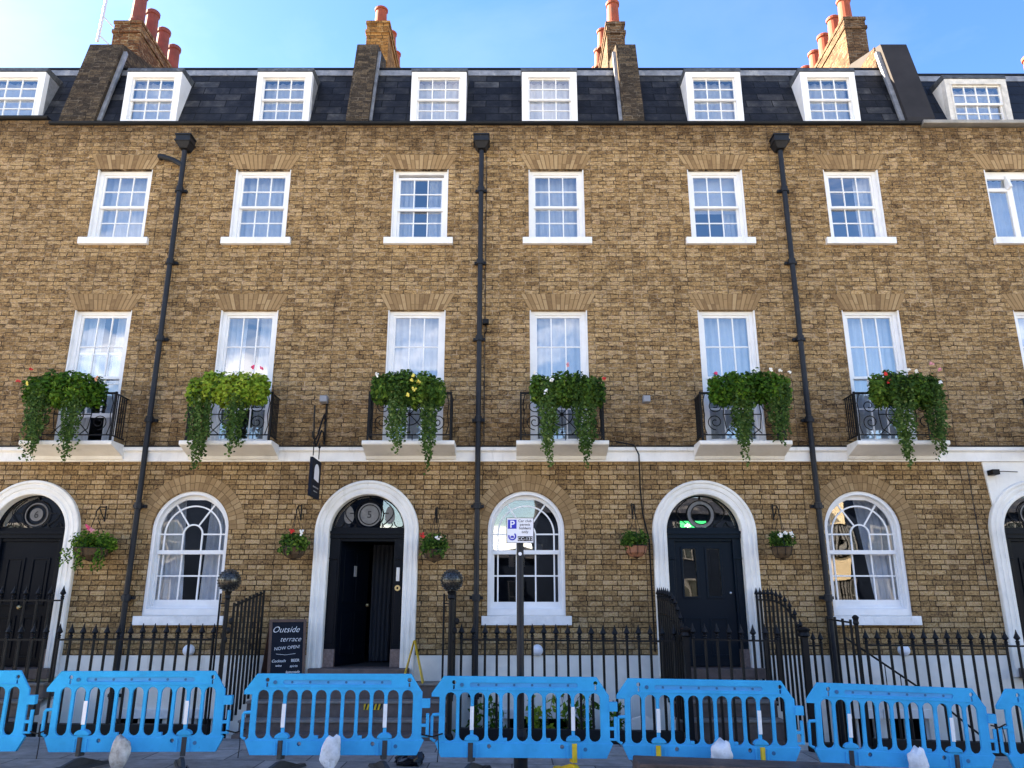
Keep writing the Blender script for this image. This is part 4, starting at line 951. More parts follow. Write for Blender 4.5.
for x, lab in ((-4.72, 'white round wall lamp beneath the leftmost arched window'), (.37, 'white round wall lamp beneath the middle arched window'), (5.72, 'white round wall lamp beneath the rightmost arched window')):
    t = thing('bulkhead_lamp', lab, 'light', (x, 0, 1.12), group='round white bulkhead lamps')
    b = MB(); b.sphere((0, -.06, 0), .075, 14, 8, (1, .7, 1)); b.build('lamp_cover', M_signw, t, local=True, smooth=True)
    b = MB(); b.shape(circ(0, 0, .082, 18), [], -.045, -.001); b.build('lamp_base', M_white, t, local=True)

# hanging sign
t = thing('hanging_sign', 'dark navy sign board with a white arch emblem hanging from a scrolled iron bracket', 'sign', (-2.95, 0, 4.13))
b = MB(); b.box(-.012, .012, -.025, -.001, .05, .75)
b.tube([(0, -.02, .52), (0, -.12, .50), (0, -.28, .32), (0, -.42, .12), (0, -.58, .0), (0, -.72, .02), (0, -.74, .1)], .014, 6)
b.tube([(0, -.02, .10), (0, -.1, .22), (0, -.24, .22), (0, -.4, .02), (0, -.5, -.08), (0, -.66, .05), (0, -.72, .35), (0, -.72, .50)], .013, 6)
b.tube([(0, -.12, .5), (0, -.05, .42), (0, -.1, .36)], .01, 6)
b.build('bracket', M_iron, t, local=True)
b = MB()
for y in (-.62, -.28): b.tube([(0, y, .02), (0, y, -.24)], .008, 6); b.sphere((0, y, -.05), .02, 6, 5)
b.build('hanger', M_iron, t, local=True)
b = MB(); b.shape([(-.70, -.27), (-.18, -.27), (-.18, -.84), (-.70, -.84)], [], -.022, .022, axis='x'); bd = b.build('sign_board', M_chalk, t, local=True, bevel=.004)
b = MB(); b.shape([(-.57, -.58), (-.30, -.60), (-.30, -.46)] + [(-.435 + .135 * math.cos(R(k)), -.46 + .12 * math.sin(R(k))) for k in range(0, 181, 15)] , [], .0222, .026, axis='x'); b.build('emblem', M_signw, bd, local=True)
b = MB(); b.box(.0222, .025, -.60, -.28, -.70, -.68); b.box(.0222, .025, -.55, -.33, -.76, -.745); b.build('emblem_line', M_lead, bd, local=True)

# ------------------------------------------------------------------ planting
def flower(parent, p, col, size=.045):
    b = MB()
    for k in range(8): b.leaf((p[0] + rnd.gauss(0, size * .28), p[1] + rnd.gauss(0, size * .35) - .02, p[2] + rnd.gauss(0, size * .35)), size, Vector((rnd.gauss(0, .5), -1, rnd.gauss(.2, .5))), 1.1)
    b.build('flower', FL[col], parent, recalc=False)
def clump(b, c, rad, n, size, bias=(0, -.6, .5)):
    for _ in range(n):
        d = Vector((rnd.gauss(0, 1), rnd.gauss(0, 1), rnd.gauss(0, 1))).normalized(); k = rnd.random() ** .45
        p = Vector((c[0] + d.x * rad[0] * k, c[1] + d.y * rad[1] * k, c[2] + d.z * rad[2] * k))
        nrm = d * .6 + Vector(bias) + Vector((rnd.gauss(0, .5), rnd.gauss(0, .5), rnd.gauss(0, .5)))
        b.cur = min(1, max(0, rnd.gauss(b.base, .2))); b.leaf(p, size * rnd.uniform(.7, 1.3), nrm)
def window_box(label, x0, x1, mt_top, cascades, flowers, seed, top=5.12, mt_trail=None):
    rnd.seed(seed)
    t = thing('window_box', label, 'plants', ((x0 + x1) / 2, -.48, 4.75), group='overflowing window boxes on the balconies')
    tr = MB(); cx = (x0 + x1) / 2; tr.shape([(-.58, 4.92), (-.42, 4.92), (-.44, 4.74), (-.56, 4.74)], [], cx - .5, cx + .5, axis='x'); tr.build('trough', M_iron, t, bevel=.005)
    hk = MB()
    for sx in (-.3, .3): hk.tube([(cx + sx, -.43, 4.80), (cx + sx, -.39, 4.96), (cx + sx, -.36, 4.90)], .008, 5)
    hk.build('hook', M_iron, t)
    b = MB(); b.base = .5; wd = x1 - x0; n = 11
    for k in range(n):
        u = (k + .5) / n; x = x0 + wd * (.04 + .92 * u); edge = 1 - abs(u - .5) * 1.1
        zc = 4.86 + .08 * edge + rnd.uniform(-.04, .05); b.base = rnd.uniform(.32, .72)
        clump(b, (x, -.52 + rnd.uniform(-.06, .04), zc), (wd / n * 1.0, .20, .11 + (top - 4.93) * (.42 + .60 * edge)), 460, .044)
    for _ in range(16):       # shoots poking out of the top
        x = x0 + wd * rnd.uniform(.06, .94); z0 = top - .12; hgt = rnd.uniform(.06, .2); lean = rnd.uniform(-.08, .08); b.base = rnd.uniform(.4, .8)
        for j in range(12): b.cur = rnd.random(); f = j / 12; b.leaf((x + lean * f + rnd.uniform(-.015, .015), -.5 + rnd.uniform(-.05, .05), z0 + hgt * f), .03)
    b.build('foliage', mt_top, t, recalc=False, attr=True)
    for (xa, xb, zb) in cascades:
        xa, xb = xa + (xb - xa) * .10, xb - (xb - xa) * .10
        c = MB(); strands = int((xb - xa) / .0125)
        for s_ in range(strands):
            x = xa + (xb - xa) * (s_ + .5) / strands; full = abs((s_ + .5) / strands - .5) * 2
            ze = zb + (4.85 - zb) * (full ** 2 * .45) + rnd.uniform(0, .42); z = 5.0; y = -.62 + rnd.uniform(-.08, .10); c.base = rnd.uniform(.3, .7); ph = rnd.random() * 6
            while z > ze:
                z -= .017; dx = .02 * math.sin(z * 9 + ph) + rnd.gauss(0, .022)
                taper = .75 + .25 * (z - zb)
                c.cur = min(1, max(0, rnd.gauss(c.base, .2))); c.leaf(((xa + xb) / 2 + (x - (xa + xb) / 2) * taper + dx, y + rnd.gauss(0, .025), z), .037 * rnd.uniform(.6, 1.3), Vector((rnd.gauss(0, .6), -1, rnd.gauss(.3, .6))), 1.3)
        c.build('trailing_ivy', mt_trail or M_trail, t, recalc=False, attr=True)
    for (u, z, col) in flowers: flower(t, (x0 + wd * u, -.70, z - .07), col, .036)
    return t
window_box('leftmost window box, dark green with red geraniums at its left end', -7.48, -6.26, M_leafb, [(-7.38, -6.97, 3.78), (-6.80, -6.46, 3.74)], [(.02, 5.09, 'red'), (.15, 5.27, 'red'), (.98, 5.12, 'peach'), (.13, 5.05, 'yellow')], 101)
window_box('lime green window box on the second balcony from the left', -4.93, -3.72, M_lime, [(-4.88, -4.50, 3.62), (-4.34, -4.00, 3.80)], [(.93, 5.28, 'pink'), (.82, 5.30, 'pink'), (.62, 5.22, 'white')], 102, mt_trail=M_trail)
window_box('window box with small yellow flowers in the middle of dark green', -2.15, -1.02, M_leaf, [(-1.92, -1.55, 3.86), (-1.40, -1.12, 3.62)], [(.10, 5.18, 'white'), (.58, 5.18, 'yellow'), (.56, 5.10, 'yellow'), (.6, 4.95, 'yellow'), (.52, 4.87, 'yellow'), (.66, 5.06, 'yellow')], 103)
window_box('dark green window box with scattered white flowers right of the middle drainpipe', .28, 1.42, M_leaf, [(.38, .70, 3.70), (.90, 1.30, 3.70)], [(.05, 5.22, 'white'), (.28, 5.10, 'white'), (.2, 4.92, 'white'), (.5, 5.34, 'rose'), (.98, 5.12, 'red')], 104)
window_box('bushy green window box with a pink flower left and white ones right', 3.02, 4.28, M_leafb, [(3.28, 3.68, 3.72), (3.82, 4.24, 3.98)], [(.06, 5.2, 'pink'), (.72, 5.26, 'white'), (.84, 5.25, 'white'), (.94, 5.22, 'white')], 105)
window_box('rightmost full window box with red flowers left and white ones right', 5.46, 6.58, M_leaf, [(5.72, 6.08, 3.66), (6.22, 6.58, 3.80)], [(.18, 5.19, 'red'), (.2, 5.07, 'red'), (.5, 5.26, 'white'), (.6, 5.24, 'white'), (.82, 5.36, 'rose'), (.92, 5.26, 'rose'), (.9, 5.06, 'white')], 106)

def hanging_basket(label, x, z, rad, mt, cols, seed, fern=False, dangle=0.0, basket=None, n=900):
    rnd.seed(seed)
    t = thing('hanging_basket', label, 'hanging basket', (x, -.25, z), group='hanging baskets on wall brackets')
    b = MB(); b.tube([(0, .245, .42), (0, .245, .66)], .012, 5); b.tube([(0, .24, .64), (0, .06, .62), (0, -.02, .55), (0, -.02, .5)], .010, 5); b.tube([(0, .24, .45), (0, .12, .54), (0, .05, .62)], .008, 5)
    b.build('bracket', M_iron, t, local=True)
    b = MB()
    for k in range(3): an = 2 * PI * k / 3 + .5; b.tube([(0, -.02, .5), (rad * .75 * math.cos(an), rad * .75 * math.sin(an), .02)], .005, 4)
    b.build('chain', M_iron, t, local=True)
    b = MB(); b.lathe(0, 0, [(.02, -.17), (rad * .45, -.155), (rad * .72, -.10), (rad * .82, 0), (rad * .75, .0)], 14); b.build('basket', basket or M_coir, t, local=True)
    b = MB()
    for k in range(8): an = 2 * PI * k / 8; b.tube([(rad * .84 * math.cos(an), rad * .84 * math.sin(an), .0), (rad * .72 * math.cos(an), rad * .72 * math.sin(an), -.11), (0, 0, -.185)], .005, 4)
    b.tube([(rad * .85 * math.cos(2 * PI * k / 16), rad * .85 * math.sin(2 * PI * k / 16), 0) for k in range(17)], .008, 4)
    b.build('wire_frame', M_iron, t, local=True)
    b = MB(); b.base = .5
    for k in range(7): b.base = rnd.uniform(.3, .75); clump(b, (rnd.uniform(-rad, rad) * .6, rnd.uniform(-.1, .05), .08 + rnd.uniform(-.04, .05)), (rad * .62, rad * .6, .13), n // 7, .032)
    if dangle:
        for _ in range(14):
            xx = rnd.uniform(-rad, rad * .9); zz = .0; yy = -rad * .6 + rnd.uniform(-.1, .1); ze = -dangle * rnd.uniform(.4, 1)
            while zz > ze: zz -= .018; b.cur = rnd.random(); b.leaf((xx + rnd.gauss(0, .02), yy, zz), .03, Vector((rnd.gauss(0, .6), -1, .3)))
    b.build('foliage', mt, t, recalc=False, attr=True, local=True)
    for (dx, dz, c) in cols: 
        f = MB()
        for k in range(9): f.leaf((dx + rnd.gauss(0, .016), -rad * .75 + rnd.gauss(0, .016), dz + rnd.gauss(0, .016)), .036, Vector((rnd.gauss(0, .5), -1, rnd.gauss(.2, .5))), 1.1)
        f.build('flower', FL[c], t, recalc=False, local=True)
hanging_basket('big bushy hanging basket beside the closed black door with a pink flower', -6.23, 2.56, .30, M_leafb, [(.02, .28, 'pink'), (.08, .26, 'rose'), (-.2, .2, 'white')], 201, dangle=.36, n=1500)
hanging_basket('hanging basket left of the open door with red and white flowers', -3.23, 2.58, .21, M_leaf, [(.0, .22, 'red'), (.13, .20, 'white')], 202, dangle=.1)
hanging_basket('hanging basket right of the open door with a red flower at its left', -1.15, 2.54, .19, M_leaf, [(-.17, .20, 'red'), (.05, .16, 'white')], 203, dangle=.12)
hanging_basket('hanging basket left of the navy door, plain green fern in a terracotta bowl', 1.84, 2.60, .20, M_leaf, [], 204, basket=M_terr)
hanging_basket('hanging basket right of the navy door with small white flowers', 4.00, 2.58, .19, M_leaf, [(.02, .2, 'white'), (.12, .18, 'white'), (-.05, .17, 'white')], 205, basket=M_coir)

# ------------------------------------------------------------------ steps, kerb plinths, railings
def steps(label, x0, x1, cheeks=True, dx=0):
    t = thing('stone_steps', label, 'steps', ((x0 + x1) / 2, -.5, gz((x0 + x1) / 2)), group='stone steps up to the front doors')
    g0 = gz((x0 + x1) / 2); lv = [(.70, -.02, -.34), (.495, -.34, -.60), (.29, -.60, -.86)]
    for i, (z, ya, yb) in enumerate(lv):
        zt = z if z > g0 + .02 else g0 + .02
        b = MB(); b.box(x0, x1, yb, ya - .0 if i else -.03, (lv[i + 1][0] - .0 if i + 1 < 3 else g0 - .05), z - .03); bo = b.build('step', M_step, t, bevel=.006)
        tr = MB(); tr.box(x0 - .01, x1 + .01, yb - .025, (ya if i == 0 else ya + .02), z - .03, z); tr.build('tread', M_tread, bo, bevel=.006)
    b = MB(); b.box(x0, x1, -1.12, -.86, g0 - .3, g0 + .06); b.build('bottom_step', M_step, t, bevel=.006)
    b = MB(); b.shape([(-.028, -1.6), (-.028, .46), (-.60, .28), (-.86, g0 - .05), (-1.06, g0 - .3), (-1.06, -1.6)], [], x0 + .01, x1 - .01, axis='x'); b.build('supporting_wall', M_stucco, t)
    return t
S1 = steps('stone steps up to the open black door, black and yellow tape on one riser', -3.62, -.86)
b = MB(); b.box(-2.02, -1.78, -.6035, -.6005, .385, .465); tp = b.build('hazard_tape', M_yellow, S1)
b = MB()
for k in range(5): b.hexa([(-2.01 + k * .05, -.6045, .387), (-1.985 + k * .05, -.6045, .387), (-1.985 + k * .05, -.6035, .387), (-2.01 + k * .05, -.6035, .387)], [(-1.99 + k * .05, -.6045, .463), (-1.965 + k * .05, -.6045, .463), (-1.965 + k * .05, -.6035, .463), (-1.99 + k * .05, -.6035, .463)])
b.build('tape_stripes', M_black, tp)
S2 = steps('stone steps up to the closed black door at the left edge', -8.1, -6.58)
S3 = steps('stone steps up to the navy door between tall railings', 2.22, 3.62)

FIN = None
def bar_meshes():
    global FIN
    b = MB(); b.lathe(0, 0, [(.016, -.03), (.028, -.018), (.020, .0), (.031, .012), (.016, .03), (.020, .038), (.044, .06), (.032, .085), (.016, .12), (.003, .17)], 8)
    FIN = b.mesh('spearhead', M_iron)
bar_meshes()
BARM = {}
def bar_mesh(L, r=.0105):
    k = round(L, 2)
    if k not in BARM:
        b = MB(); b.tube([(0, 0, 0), (0, 0, k)], r * 1.7, 8); BARM[k] = b.mesh('railing_bar', M_iron)
    return BARM[k]
def railing(label, p0, p1, top, base, n, plinth=.17, finial=True, fs=1.0, ease=1, knobs=False, group='black iron railings in front of the terrace', rail2=False, yaw=0):
    """run of bars from p0 to p1 (x, y); top and base are (start, end) heights; top of the spear"""
    t = thing('iron_railing', label, 'railing', (p0[0], p0[1], base[0]), group=group)
    dx, dy = p1[0] - p0[0], p1[1] - p0[1]; L = math.hypot(dx, dy); ux, uy = dx / L, dy / L; nx, ny = -uy, ux
    o = Vector((p0[0], p0[1], base[0]))
    fh = .15 * fs if finial else .02
    if plinth:
        b = MB(); w_ = .055
        b.hexa([(-.05 * ux + nx * w_, -.05 * uy + ny * w_, -.4), ((L + .05) * ux + nx * w_, (L + .05) * uy + ny * w_, -.4), ((L + .05) * ux - nx * w_, (L + .05) * uy - ny * w_, -.4), (-.05 * ux - nx * w_, -.05 * uy - ny * w_, -.4)],
               [(-.05 * ux + nx * w_, -.05 * uy + ny * w_, plinth), ((L + .05) * ux + nx * w_, (L + .05) * uy + ny * w_, plinth + base[1] - base[0]), ((L + .05) * ux - nx * w_, (L + .05) * uy - ny * w_, plinth + base[1] - base[0]), (-.05 * ux - nx * w_, -.05 * uy - ny * w_, plinth)])
        b.build('plinth', M_blackmetal, t, local=True, bevel=.008)
    def rz(f): return (top[0] + (top[1] - top[0]) * f ** ease) - fh - .03 - base[0]
    b = MB()
    for dz in ([0, -.20] if rail2 else [0]):
        b.tube([(dx * q / 8, dy * q / 8, rz(q / 8) + dz) for q in range(9)], .016, 4)
    b.build('top_rail', M_iron, t, local=True)
    for k in range(n):
        f = k / (n - 1) if n > 1 else 0
        zb = (base[0] + (base[1] - base[0]) * f) - base[0] + (plinth - .01 if plinth else 0)
        zt = rz(f) + .03
        me = bar_mesh(zt - zb + .01)
        br = part('railing_bar', me, t, (dx * f, dy * f, zb))
        if finial:
            fo = part('spearhead', FIN, br, (0, 0, round(zt - zb + .01, 2)), (0, 0, 0)); fo.scale = (fs, fs, fs)
        elif knobs:
            pass
    return t
def span(x0, x1, sp=.157): return max(2, int(round(abs(x1 - x0) / sp)) + 1)
FY = -1.0
railing('low spear railing below the leftmost arched window', (-6.10, FY), (-4.02, FY), (1.49, 1.49), (.10, .09), span(-6.1, -4.02))
railing('low spear railing in front of the closed black door at the left edge', (-8.3, FY), (-6.28, FY), (1.49, 1.49), (.12, .11), span(-8.3, -6.28, .17))
railing('upper spear railing on the landing of the closed black door', (-8.0, -.24), (-6.56, -.24), (2.0, 2.0), (.70, .70), 9, plinth=0)
railing('low spear railing below the middle arched window', (-.68, FY), (2.18, FY), (1.49, 1.47), (.05, .01), span(-.68, 2.18))
railing('spear gate railing in front of the navy door', (2.40, -1.16), (3.52, -1.16), (1.50, 1.48), (.0, -.04), 8, plinth=0)
railing('long low spear railing below the rightmost arched window and beyond', (4.76, FY), (8.2, FY), (1.42, 1.40), (-.08, -.18), span(4.76, 8.2))
railing('tall plain-topped side railing climbing the steps left of the chalkboard', (-3.78, -1.0), (-3.68, -.06), (1.80, 1.98), (.16, .60), 9, plinth=0, finial=False)
railing('side railing edge-on at the right of the open door steps', (-.84, -.98), (-.84, -.06), (1.75, 1.95), (.2, .6), 7, plinth=0, finial=False)
railing('tall spear side railing left of the navy door', (2.16, -.08), (2.30, -1.05), (1.98, 1.50), (.60, .05), 12, plinth=0, fs=.8, rail2=True, ease=4)
railing('tall spear side railing right of the navy door', (3.62, -.08), (3.86, -1.10), (1.98, 1.56), (.60, -.02), 11, plinth=0, fs=.8, ease=4)
railing('short flat-topped railing beside the right drainpipe', (4.42, -.62), (4.60, -.95), (1.62, 1.58), (-.4, -.1), 4, plinth=0, finial=False)
railing('short railing behind the tall gate post right of the navy door', (3.95, -1.0), (4.15, -1.0), (1.40, 1.40), (-.06, -.06), 3, plinth=.1, fs=.9)
# newel posts
def newel(label, x, y, zb, zt, globe=True, r=.03, twin=False):
    t = thing('railing_post', label, 'post', (x, y, zb), group='iron posts of the railings')
    b = MB(); H = zt - zb
    b.tube([(0, 0, 0), (0, 0, H)], r, 4 if not globe else 8); b.lathe(0, 0, [(r * 1.5, -.02), (r * 1.6, .06), (r, .1)], 10)
    b.lathe(0, 0, [(r, H - .1), (r * 1.5, H - .08), (r * 1.2, H - .04), (r * 1.7, H), (r * .6, H + .03)], 10)
    b.build('post', M_iron, t, local=True)
    if twin:
        b = MB(); b.tube([(-.10, 0, .0), (-.10, 0, H - .02)], .014, 6); b.tube([(-.1, 0, H - .15), (0, 0, H - .15)], .01, 5)
        for k in range(3): b.sphere((.02 + k * .03, -.01, H - .62 + k * .12), .035, 8, 6, (1, .6, 1.3))
        b.build('gate_stay', M_iron, t, local=True)
    if globe:
        b = MB(); b.sphere((0, 0, H + .15), .148, 36, 24)
        for lat in range(-75, 76, 15):
            m = max(5, int(22 * math.cos(R(lat))))
            for k in range(m):
                an = 2 * PI * (k + (lat % 30) / 30) / m; nrm = Vector((math.cos(an) * math.cos(R(lat)), math.sin(an) * math.cos(R(lat)), math.sin(R(lat))))
                c = Vector((0, 0, H + .15)) + nrm * .146; b.tube([c, c + nrm * .012], .013, 6, .008)
        b.build('globe', M_globe, t, local=True)
newel('globe-topped iron post at the left of the open door steps', -3.86, -1.05, .12, 1.93, twin=True)
newel('globe-topped iron post at the right of the open door steps', -.82, -1.06, .06, 1.93, twin=True, r=.038)
newel('thick black gate post at the right of the navy door steps', 3.88, -1.14, -.05, 1.45, globe=False, r=.055)
newel('black cluster post where the middle railing meets the navy door steps', 2.32, -1.10, .0, 1.45, globe=False, r=.05)
newel('thin black post with a flared cap right of the right drainpipe', 4.66, -.98, -.1, 1.60, globe=False, r=.028)
t = thing('basement_handrail', 'thin sloping handrail going down to the basement under the rightmost arched window', 'handrail', (4.7, -.45, -.1))
b = MB(); b.tube([(.0, 0, 1.42), (1.15, 0, .62), (2.0, 0, -.1)], .014, 6); b.build('handrail', M_iron, t, local=True)
b = MB()
for k in range(8): x = .12 + k * .2; b.tube([(x, 0, 1.42 - .8 / 1.15 * x), (x, 0, .72 - .8 / 1.15 * x)], .007, 5)
b.build('baluster', M_iron, t, local=True)
t = thing('basement_planter_wall', 'low white curved wall inside the railing left of the navy door', 'wall', (1.5, -.6, -.4))
b = MB(); b.shape([(0, -.6), (.66, -.6), (.66, .38), (.5, .62), (.3, .72), (.1, .66), (0, .5)], [], -.06, .06); b.build('curved_wall', M_stucco, t, local=True)
# shrubs in the basement area
def shrub(label, x, y, zb, ht, wd, mt, seed):
    rnd.seed(seed); t = thing('potted_shrub', label, 'shrub', (x, y, zb), group='shrubs in the basement area')
    b = MB(); b.lathe(0, 0, [(.12, 0), (.17, .28), (.19, .3), (.16, .3)], 12); b.build('pot', M_blackmetal, t, local=True)
    st = MB(); lf_ = MB()
    for k in range(9):
        an = rnd.random() * 6.28; tx, ty = math.cos(an) * wd * rnd.uniform(.2, 1), math.sin(an) * wd * .6 * rnd.random(); H = ht * rnd.uniform(.7, 1)
        pts = [(tx * f * f, ty * f * f, .25 + (H - .25) * f) for f in (0, .33, .66, 1)]; st.tube(pts, .009, 5, .003)
        for j in range(70):
            f = rnd.uniform(.35, 1); lf_.cur = min(1, max(0, rnd.gauss(.6, .25))); lf_.leaf((tx * f * f + rnd.gauss(0, .05), ty * f * f + rnd.gauss(0, .05), .25 + (H - .25) * f), .05, None, 2.2)
    st.build('stems', M_bark, t, local=True); lf_.build('foliage', mt, t, recalc=False, attr=True, local=True)
for i, (x, lab) in enumerate(((-.62, 'dark shrub nearest the globe post behind the middle railing'), (-.1, 'second shrub from the globe post behind the middle railing'), (.34, 'yellow green shrub right of the parking sign pole behind the railing'), (.9, 'tall shrub in front of the middle basement window'), (1.38, 'shrub beside the low white curved wall'), (7.35, 'shrub at the far right behind the last blue barrier'))):
    shrub(lab, x, -.55, -1.59, 2.36 if i in (2, 3, 5) else 2.15, .26, M_lime if i in (2,) else M_leafb, 300 + i)

# ------------------------------------------------------------------ parking sign on its pole
PX, PY = .093, -2.86
t = thing('parking_sign', 'blue and white car club parking sign on a dark pole', 'sign', (PX, PY, gz(PX)))
b = MB(); b.tube([(0, 0, -.1), (0, 0, 2.55)], .041, 16); b.lathe(0, 0, [(.042, 2.55), (.04, 2.57), (.01, 2.585)], 16); b.lathe(0, 0, [(.075, -.05), (.075, .35), (.05, .42), (.044, .42)], 16); b.build('pole', M_pipe, t, local=True)
b = MB(); b.box(-.175, .175, -.058, -.052, 2.26, 2.58); sp_ = b.build('sign_plate', M_signw, t, local=True, bevel=.002)
b = MB(); b.shape(rect(-.175, .175, 2.26, 2.58), [rect(-.169, .169, 2.266, 2.574)], -.0605, -.0585); b.build('border', M_black, sp_, local=True)
b = MB(); b.box(-.155, -.045, -.0606, -.0585, 2.44, 2.555); b.build('blue_panel', M_signb, sp_, local=True)
RX = Matrix.Rotation(PI / 2, 4, 'X')
def stext(s, size, x, z, mt, y=-.0612, align='CENTER', bold=0.0, sp=1.0, shear=0): return text(s, size, 'lettering', mt, sp_, Matrix.Translation((x, y, z)) @ RX, align=align, ex=.0004, bold=bold, spacing=sp, shear=shear)
stext('P', .125, -.10, 2.455, M_signw, bold=.002)
for k, s_ in enumerate(('Car club', 'permit', 'holders', 'only')): stext(s_, .047, .062, 2.524 - k * .046, M_black, bold=.0003, sp=1.05)
b = MB(); b.box(-.03, .16, -.0606, -.0585, 2.285, 2.345); b.build('zone_panel', M_black, sp_, local=True)
stext('CC-132', .056, .065, 2.296, M_signw, bold=.0, sp=1.1)
b = MB()
ang = [R(-200 + 250 * k / 30) for k in range(31)]
b.shape([(-.10 + .052 * math.cos(t_), 2.345 + .052 * math.sin(t_)) for t_ in ang] + [(-.10 + .034 * math.cos(t_), 2.345 + .034 * math.sin(t_)) for t_ in ang[::-1]], [], -.0606, -.0585)
b.shape([(-.122, 2.325), (-.078, 2.325), (-.078, 2.338), (-.086, 2.352), (-.114, 2.352), (-.122, 2.338)], [], -.0606, -.0585); b.build('car_emblem', M_signb, sp_, local=True)
b = MB(); b.shape(circ(0, 2.27, .020, 14), [], -.052, -.044); b.build('white_sticker', M_signw, t, local=True)
for c_ in sp_.children_recursive if False else []: pass
SC = .90; sp_.scale = (SC, 1, SC); sp_.location = (0, 0, 2.592 - 2.42 * SC - gz(PX))

# ------------------------------------------------------------------ chalkboard and wet-floor sign on the landing
A_ = R(28); t = thing('chalkboard', 'wood framed A-board chalkboard with white handwriting left of the open door', 'sign', (-3.15, -.46, .70), A_)
tilt = Matrix.Rotation(R(-9), 4, 'X')
b = MB(); b.shape(rect(-.26, .26, 0, .87), [rect(-.22, .22, .05, .83)], -.012, .012); fo = b.build('front_frame', M_boardwood, t, local=True, bevel=.003); fo.data.transform(Matrix.Translation((0, -.0, 0)) @ tilt)
b = MB(); b.box(-.22, .22, -.006, .006, .05, .83); bo = b.build('writing_surface', M_chalk, fo, local=True); bo.data.transform(tilt)
b = MB(); b.shape(rect(-.26, .26, 0, .87), [rect(-.22, .22, .05, .83)], -.012, .012); b.box(-.22, .22, -.006, .006, .05, .83); ro = b.build('rear_frame', M_boardwood, t, local=True); ro.data.transform(Matrix.Translation((0, .50, 0)) @ Matrix.Rotation(R(25), 4, 'X'))
def ctext(s, size, x, z, shear=.25, sp=1.0, align='CENTER', bold=.0, rot=0):
    return text(s, size, 'handwriting', M_chalkw, bo, tilt @ Matrix.Translation((x, -.0075, z)) @ RX @ Matrix.Rotation(R(rot), 4, 'Z'), shear=shear, align=align, ex=.0004, bold=bold, spacing=sp)
ctext('Outside', .118, -.03, .69, shear=.4, bold=-.0012); ctext('terrace', .10, .04, .565, shear=.4, bold=-.0012); ctext('NOW OPEN!', .062, 0, .46, shear=.1, bold=-.0005, rot=4)
ctext('Cocktails', .052, -.11, .29); ctext('BEER', .055, .12, .29, shear=0); ctext('wine', .045, -.11, .23); ctext('spirits', .045, .10, .22); ctext('lemonade', .05, .09, .14)
b = MB(); b.tube([(-.15, -.0085, .40), (-.02, -.0085, .385), (.12, -.0085, .40)], .0025, 4); u_ = b.build('underline', M_chalkw, bo, local=True); u_.data.transform(tilt)

t = thing('wet_floor_sign', 'yellow folding floor sign seen edge-on right of the open door', 'sign', (-1.40, -.27, .70))
b = MB()
b.hexa([(-.15, -.10, 0), (-.135, -.10, 0), (-.135, .10, 0), (-.15, .10, 0)], [(-.01, -.08, .56), (.0, -.08, .56), (.0, .08, .56), (-.01, .08, .56)]); b.build('panel', M_yellow, t, local=True)
b = MB(); b.hexa([(.135, -.10, 0), (.15, -.10, 0), (.15, .10, 0), (.135, .10, 0)], [(.002, -.08, .56), (.012, -.08, .56), (.012, .08, .56), (.002, .08, .56)]); b.build('panel', M_yellow, t, local=True)
b = MB(); b.tube([(0, -.085, .56), (0, .085, .56)], .012, 6); b.build('hinge', M_yellow, t, local=True)

# ------------------------------------------------------------------ blue plastic barriers
SLX = [-.77 + .1515 * k for k in range(11)]         # slot centres
PH = .79
def barrier_mesh():
    b = MB(); L_, R_ = -.87, .87
    out = [(-.86, 0), (.86, 0), (.93, .14), (.90, .17), (.90, .61), (.875, .64), (.775, PH), (-.85, PH), (-.975, .62), (-.975, .585), (-.89, .585), (-.89, .165), (-.925, .135)]
    holes = [slot(x, .392, .118, .478, 6) for x in SLX]
    def key(cx, cz): return circ(cx, cz + .018, .022, 10)
    for cx, cz in ((-.74, .71), (.76, .71)): holes.append(key(cx, cz)); holes.append(rect(cx - .009, cx + .009, cz - .05, cz - .009))
    for cx in (-.36, .40): holes.append(key(cx, .09)); holes.append(rect(cx - .009, cx + .009, .03, .062))
    holes.append([(x, z) for x, z in ([(.55 + .022 * math.cos(R(t_)), .705 + .022 * math.sin(R(t_))) for t_ in range(-90, 91, 30)] + [(-.55 + .022 * math.cos(R(t_)), .705 + .022 * math.sin(R(t_))) for t_ in range(90, 271, 30)])])
    b.shape(out, holes, -.015, .015); b.shape(out[:1] + [(.86, 0), (.93, .14), (-.925, .14)], [key(-.36, .09), key(.40, .09)], -.022, .022)
    # raised ribs and the sockets for the feet
    b.box(-.80, .78, -.020, -.0145, .650, .660)
    for cx in (SLX[2] - .0755, SLX[9] - .0755 ):
        b.shape([(cx + .075 * math.cos(R(t_)), .165 + .05 * math.sin(R(t_))) for t_ in range(0, 181, 20)], [], -.034, .034)
        for sx in (-1, 1): b.box(cx + sx * .062 - .009, cx + sx * .062 + .009, -.034, .034, .0, .125)
    for sx in (4, 7): b.box(SLX[sx] - .05, SLX[sx] - .01, -.02, .02, .155, .185)
    # hooks and posts that couple panels
    b.tube([(-.89, 0, .41), (-.955, 0, .405), (-.965, 0, .385), (-.965, 0, .17), (-.925, 0, .15)], .017, 8)
    b.box(.899, .985, -.03, .03, .455, .545); b.tube([(.962, 0, .40), (.962, 0, .17)], .018, 8); b.box(.90, .96, -.014, .014, .27, .30); b.box(.90, .95, -.014, .014, .17, .19)
    return b.mesh('panel', M_blue)
BAR = barrier_mesh()
b = MB(); b.box(-.57, .57, -.004, .010, .68, .73); RECP = b.mesh('recess_plate', M_bluerec)
M_bolt = mat('deep blue plastic', (.0, .12, .27), .5)
b = MB(); b.shape(circ(0, 0, .013, 10), [], -.0085, -.0045); BOLT = b.mesh('bolt_dot', M_bolt)
